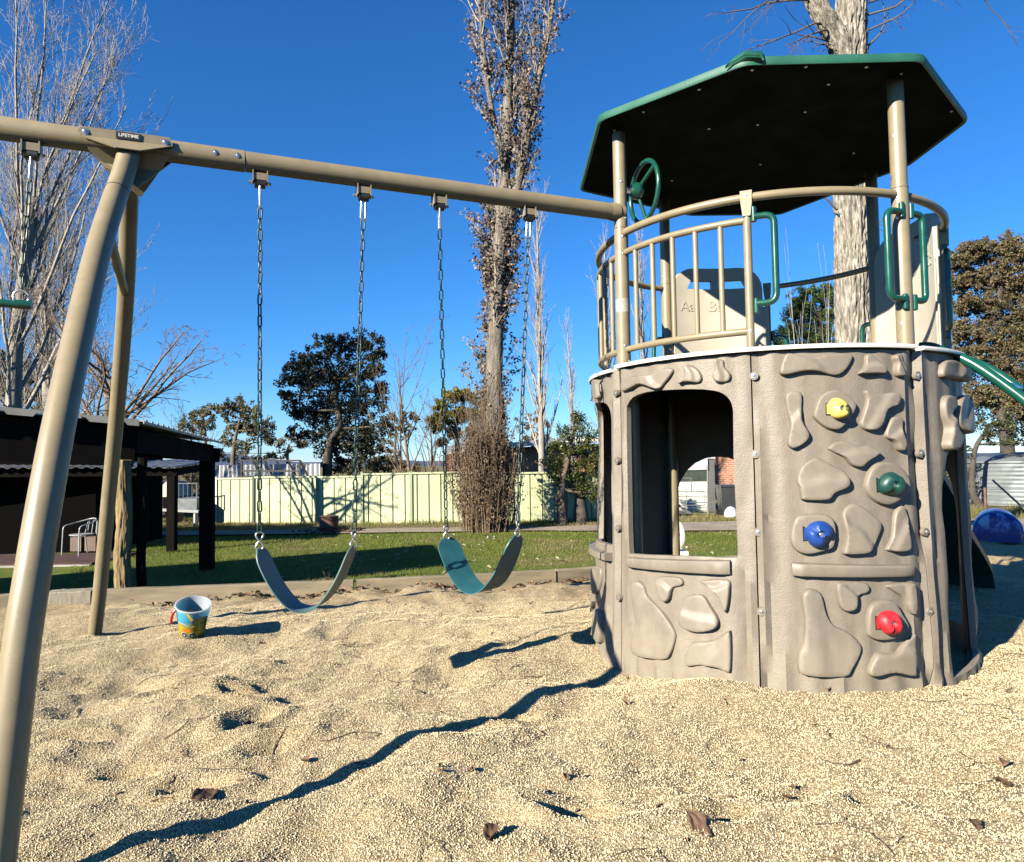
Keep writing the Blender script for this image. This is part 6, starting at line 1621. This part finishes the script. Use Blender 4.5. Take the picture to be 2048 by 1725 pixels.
# leafy trees: trunk with limbs, crown of leaf clumps placed from the outline seen in the photograph
def leafy(name, label, u, Y, clumps, trunk_px, r, seed, mats, bark, per=260, size=.12, group=None, dens=1.0, aspect=.45, droop=.3, mi=None, base=None):
    """clumps: (u, v, radius px, depth offset)"""
    rr = random.Random(seed); b = base or base_at(u, Y); t = empty(name, b, label, 'tree', group); mpp = Y / F
    trunk = MB(); 
    path = [b] + [P(a, c, Y) for a, c in trunk_px]; pp = smooth_path(path, 5); trunk.tube(pp, [r * (1 - .6 * k / (len(pp) - 1)) for k in range(len(pp))], 10, False)
    trunk.build('trunk', bark, t)
    cen = []; limb = MB()
    for (a, c, rp, do) in clumps:
        p = P(a, c, Y) + Vector((0, do, 0)); R = rp * mpp
        k = min(range(len(pp) // 2, len(pp)), key=lambda i: (pp[i] - p).length + (0 if pp[i].z < p.z else 2)); q0 = pp[k]
        mid = q0.lerp(p, .5) + Vector((rr.gauss(0, .1), rr.gauss(0, .1), -.12 * R)); limb.tube(smooth_path([q0, mid, p], 4), [max(r * .28 * (1 - .09 * i), .008) for i in range(9)], 5, False)
        ns = max(10, int(58 * dens * (rp / 40) ** 1.7))
        for _ in range(ns):
            v = Vector((rr.gauss(0, 1), rr.gauss(0, 1), rr.gauss(0, 1))).normalized() * R * rr.random() ** .45; v.z *= .85; cen.append((p + v * rr.uniform(.9, 1.45), R))
    limb.build('limb', bark, t)
    cs_ = [tuple(c) for c, _ in cen]; k_ = max(8, per // 6); sp = np.array([[max(.14, .26 * R_m)] for _, R_m in cen]).repeat(k_, axis=0)
    leaves_np(None, cs_, k_, sp, size * .72, seed, mats, 'foliage', t, aspect, droop, mi=mi); return t

EVG = leafmat('dark_glossy_leaf', (.012, .018, .009), (.060, .062, .032), .12, .45)
EVB = leafmat('brown_tinged_leaf', (.05, .035, .02), (.13, .085, .045), .15)
GUM = leafmat('gum_leaf', (.065, .080, .026), (.22, .20, .085), .25)
GUMB = leafmat('brown_gum_leaf', (.095, .066, .030), (.24, .165, .080), .25)
YEL = leafmat('yellow_green_leaf', (.16, .15, .018), (.44, .34, .05), .3)
PINE = leafmat('pine_needles', (.020, .048, .010), (.090, .125, .025), .15)
CIT = leafmat('citrus_leaf', (.020, .035, .008), (.120, .130, .028), .2, .4)
leafy('evergreen_tree', 'big dark evergreen tree standing behind the green fence', 655, 27, [(600, 730, 30, 0), (625, 715, 28, .4), (650, 690, 26, 0), (690, 690, 32, .3), (735, 690, 32, 0), (760, 705, 18, 0), (595, 770, 34, .2), (640, 760, 40, -.3), (690, 745, 42, .4), (740, 740, 30, 0), (760, 775, 18, .5), (590, 815, 26, 0), (625, 820, 40, .5), (680, 810, 44, .6), (735, 805, 36, .2), (610, 865, 28, 0), (650, 880, 36, .6), (700, 870, 44, .4), (745, 870, 32, .4), (720, 920, 40, .3), (760, 920, 30, .3), (668, 925, 30, .6), (570, 790, 12, 0), (775, 850, 16, 0)],
      [(655, 930), (662, 880), (680, 850), (672, 800), (676, 760)], .20, 101, [EVG, EVB], BARKB, 210, .17, mi=.12)
leafy('gum_tree', 'slender gum tree of open crown, the left of the pair over the carport', 395, 33, [(385, 835, 20, 0), (410, 825, 20, 0), (430, 818, 14, 0), (395, 860, 18, .3), (372, 855, 14, 0), (415, 850, 12, 0)], [(410, 900), (408, 850), (404, 830)], .10, 102, [GUM, GUMB], BARKB, 150, .17, 'gum trees behind the fence', mi=.45, dens=1.5)
leafy('gum_tree', 'slender gum tree of open crown, the right of the pair over the carport', 475, 31, [(455, 820, 18, 0), (480, 815, 24, 0), (505, 830, 22, 0), (530, 855, 18, 0), (500, 860, 26, .3), (465, 850, 20, .2), (540, 880, 12, 0), (490, 890, 16, 0), (455, 880, 12, 0)], [(466, 930), (470, 880), (480, 840)], .13, 103, [GUM, GUMB], BARKB, 160, .17, 'gum trees behind the fence', mi=.4, dens=1.5)
leafy('gum_tree', 'low brownish gum half hidden behind the white shed', 580, 36, [(560, 885, 12, 0), (585, 875, 14, 0), (605, 890, 16, 0), (570, 905, 14, 0), (540, 915, 14, 0), (505, 920, 16, 0), (470, 915, 16, 0), (445, 905, 12, 0)], [(575, 915), (578, 890)], .10, 104, [GUMB, GUM], BARKB, 150, .18, 'gum trees behind the fence', mi=.3)
leafy('gum_tree', 'brown gum crown right behind the dark evergreen', 795, 38, [(780, 835, 18, 0), (805, 830, 18, 0), (825, 835, 12, 0), (790, 860, 20, 0), (815, 860, 12, 0), (775, 890, 16, 0), (800, 930, 16, 0), (775, 940, 18, 0), (830, 935, 14, 0)], [(790, 920), (792, 860)], .12, 105, [GUMB, GUM], BARKB, 160, .2, 'gum trees behind the fence', mi=.2)
leafy('yellow_tree', 'rounded yellow green tree behind the fence, left of the poplar', 915, 32, [(880, 815, 18, 0), (905, 795, 20, 0), (930, 790, 16, 0), (955, 800, 16, 0), (890, 840, 22, 0), (925, 830, 22, .3), (960, 830, 18, 0), (870, 855, 14, 0), (905, 865, 16, .3), (885, 885, 12, 0), (860, 840, 10, 0), (945, 860, 14, 0)], [(915, 905), (912, 860), (915, 830)], .16, 106, [YEL, GUM], BARKB, 260, .16, mi=.2, dens=2.2)
leafy('gum_tree', 'brown weeping tree behind the thin bare poplar and brick house', 1060, 39, [(1045, 850, 16, 0), (1065, 840, 16, 0), (1085, 850, 14, 0), (1050, 880, 14, 0), (1075, 875, 14, 0), (1090, 880, 12, 0), (1040, 900, 10, 0)], [(1065, 900), (1065, 850)], .14, 107, [GUMB, EVB], BARKB, 170, .18, 'gum trees behind the fence', droop=1.2, mi=.4)
leafy('ivy_clad_tree', 'stout dark tree with glossy green leaves in front of the fence by the tower', 1124, 20.4, [(1130, 865, 20, 0), (1155, 850, 18, 0), (1175, 870, 22, 0), (1115, 895, 22, 0), (1145, 895, 26, .2), (1175, 905, 26, .2), (1105, 925, 20, 0), (1135, 935, 28, .2), (1170, 945, 30, .3), (1110, 955, 16, 0), (1160, 975, 26, .3), (1185, 985, 22, 0), (1200, 920, 26, .3), (1215, 960, 26, .2), (1150, 830, 12, 0)], [(1122, 1000), (1126, 960), (1140, 900)], .17, 108, [CIT], BARKB, 200, .105)
tkm = MB(); pth = smooth_path([base_at(1160, 20.8), P(1160, 1000, 20.8), P(1165, 960, 20.8)], 6); tkm.tube(pth, [.24, .25, .24, .22, .2, .18, .17, .15, .13, .12, .11, .10, .09], 12, False)
t2 = tag(tkm.build('tree_stump', BARKD), 'dark leaning second trunk beside the stout tree by the fence', 'trunk')
leafy('pine_tree', 'round green pine tree behind the tower railing', 1640, 30, [(1600, 600, 24, 0), (1625, 590, 24, 0), (1650, 585, 22, 0), (1585, 630, 22, 0), (1615, 625, 28, .3), (1650, 625, 30, .3), (1570, 665, 20, 0), (1605, 665, 30, .3), (1645, 665, 32, .3), (1685, 620, 24, 0), (1690, 665, 28, .2), (1590, 710, 30, .3), (1640, 715, 36, .3), (1700, 715, 32, .3), (1560, 685, 14, 0), (1610, 770, 40, .3), (1680, 780, 40, .3)], [(1640, 800), (1640, 700), (1640, 640)], .2, 109, [PINE], BARKD, 230, .17, aspect=.28, dens=2.0)
GUMR = leafmat('olive_brown_gum_leaf', (.085, .058, .030), (.215, .148, .078), .25)
BROWNT = [(1915, 520, 26, 0), (1945, 505, 24, 0), (1980, 500, 28, .3), (2020, 495, 30, 0), (2055, 510, 34, 0), (1910, 565, 24, 0), (1960, 555, 34, .4), (2010, 550, 38, .2), (2055, 570, 40, .3), (1925, 610, 26, 0), (1985, 610, 34, .3), (2040, 630, 42, .3), (1920, 660, 26, 0), (1970, 670, 38, .3), (2025, 690, 40, .2), (1925, 715, 28, 0), (1980, 730, 36, .3), (2040, 750, 44, .3), (2090, 650, 50, .4), (1960, 790, 30, .2), (2010, 800, 38, .2), (2070, 810, 46, .3), (2100, 550, 46, .4), (2130, 700, 55, .4)]
leafy('gum_tree', 'large brown green gum tree at the right edge above the water tank', 2010, 30, BROWNT, [(2015, 900), (2005, 820), (2010, 740), (1995, 640), (2000, 570)], .32, 110, [GUMR, GUM], BARKD, 240, .17, 'gum trees on the right', mi=.3, dens=1.9)
leafy('gum_tree', 'dark low branching tree beside the water tank under the brown gum', 1960, 25.5, [(1965, 845, 22, 0), (2000, 850, 26, 0), (2040, 855, 30, 0), (1975, 875, 16, 0), (2020, 880, 16, 0), (2060, 885, 18, 0), (1930, 900, 18, .3), (1915, 940, 24, .3), (1900, 980, 24, .3), (1925, 965, 18, .2)], [(1945, 980), (1950, 900), (1975, 860)], .14, 111, [EVG, GUM], BARKD, 150, .14, 'gum trees on the right', mi=.3)
leafy('evergreen_tree', 'dark evergreen seen low behind the bare trees at the left edge', 50, 30, [(20, 730, 34, 0), (60, 740, 30, 0), (85, 750, 24, 0), (0, 770, 36, 0), (45, 785, 36, 0), (85, 790, 30, 0), (-40, 740, 36, 0)], [(40, 860), (40, 780)], .2, 112, [EVG, GUM], BARKD, 210, .19, mi=.2)
# scrub seen through the carport
SCR = [leafmat('scrub_leaf', (.045, .038, .020), (.135, .105, .058), .2), leafmat('olive_scrub_leaf', (.03, .036, .014), (.085, .082, .036), .2)]
for i, (u, Y, lb, cl) in enumerate(((300, 29, 'brown scrubby bush through the carport, next to the log post', [(285, 935, 24, 0), (310, 950, 26, 0), (290, 975, 26, 0), (320, 985, 22, 0), (280, 1005, 22, 0), (305, 1015, 20, 0), (270, 960, 20, 0)]), (370, 31, 'brown scrubby bush through the carport, behind the cage trailer', [(350, 945, 22, 0), (375, 935, 20, 0), (395, 950, 22, 0), (355, 975, 20, 0), (385, 980, 20, 0), (410, 960, 18, 0), (425, 985, 18, 0), (340, 990, 18, 0), (365, 1000, 18, 0)]))):
    leafy('scrub_bush', lb, u, Y, cl, [(u, 1000), (u + 4, 960)], .08, 120 + i, SCR, BARKB, 200, .13, 'scrub behind the carport', mi=.5)
poplar('bare_tree', 'bare upright brown sapling behind the cage trailer', base_at(386, 28), 3.6, .05, 84, WILLOW, TWIGB, TWIGB, group='bare winter trees')
# weeds along the fence, dry tufts by the shed and tank
for nm, n, u0, u1, Y0, Y1, h0, h1, mats in (('fence_weeds', 5000, 420, 1240, 21.2, 21.9, .05, .22, [GRASS, GRASSD]), ('shed_weeds', 3500, 1330, 1500, 21.8, 24.3, .10, .38, [GRASSD, GRASS]), ('tank_weeds', 7000, 1870, 2100, 19.8, 23.5, .10, .40, [GRASSD, GRASS])):
    g = np.random.default_rng(len(nm)); vs = []; fs = []; k = 0; m = MB()
    for _ in range(n):
        u = g.uniform(u0, u1); Y = g.uniform(Y0, Y1); p = P(u, 930, Y); q = noise.noise((p.x * 1.3, Y * .8, 2))
        if q < -.08: continue
        h = g.uniform(h0, h1) * (.5 + 1.2 * max(q, 0)); a = g.uniform(0, 6.28); w = .008; z = GZ + .0
        b = Vector((p.x, Y, z)); t = b + Vector((g.normal(0, .35) * h, g.normal(0, .35) * h, h)); m.add([b + Vector((w * math.cos(a), w * math.sin(a), 0)), b - Vector((w * math.cos(a), w * math.sin(a), 0)), t], [(0, 1, 2)], int(g.random() < .35))
    tag(m.build(nm, mats, None, False), kind='stuff')
# far hills
HILL = pmat('haze_blue_forested_hills', (.040, .062, .105), .95, .25, .004)  # blue of distant haze mixed into the forest colour
vs = []; fs = []; n = 160
for i in range(n + 1):
    u = -900 + 4200 * i / n; hgt = 18 + 14 * noise.noise((i * .09, 0, 1)) + 6 * noise.noise((i * .3, 3, 1)); 
    hgt = hgt * .55 + 24 * math.exp(-((u - 330) / 140) ** 2)
    p = P(u, 925, 1500); vs += [(p.x, p.y, GZ - 5), (p.x, p.y + 60, CAMZ + hgt * 1500 / F * .8 * .5), (p.x, p.y + 260, CAMZ + hgt * 1500 / F)]
for i in range(n): fs += [(i * 3 + k, (i + 1) * 3 + k, (i + 1) * 3 + k + 1, i * 3 + k + 1) for k in range(2)]
m = MB().add(vs, fs); tag(m.build('hills', HILL, None, True, 0), kind='structure')
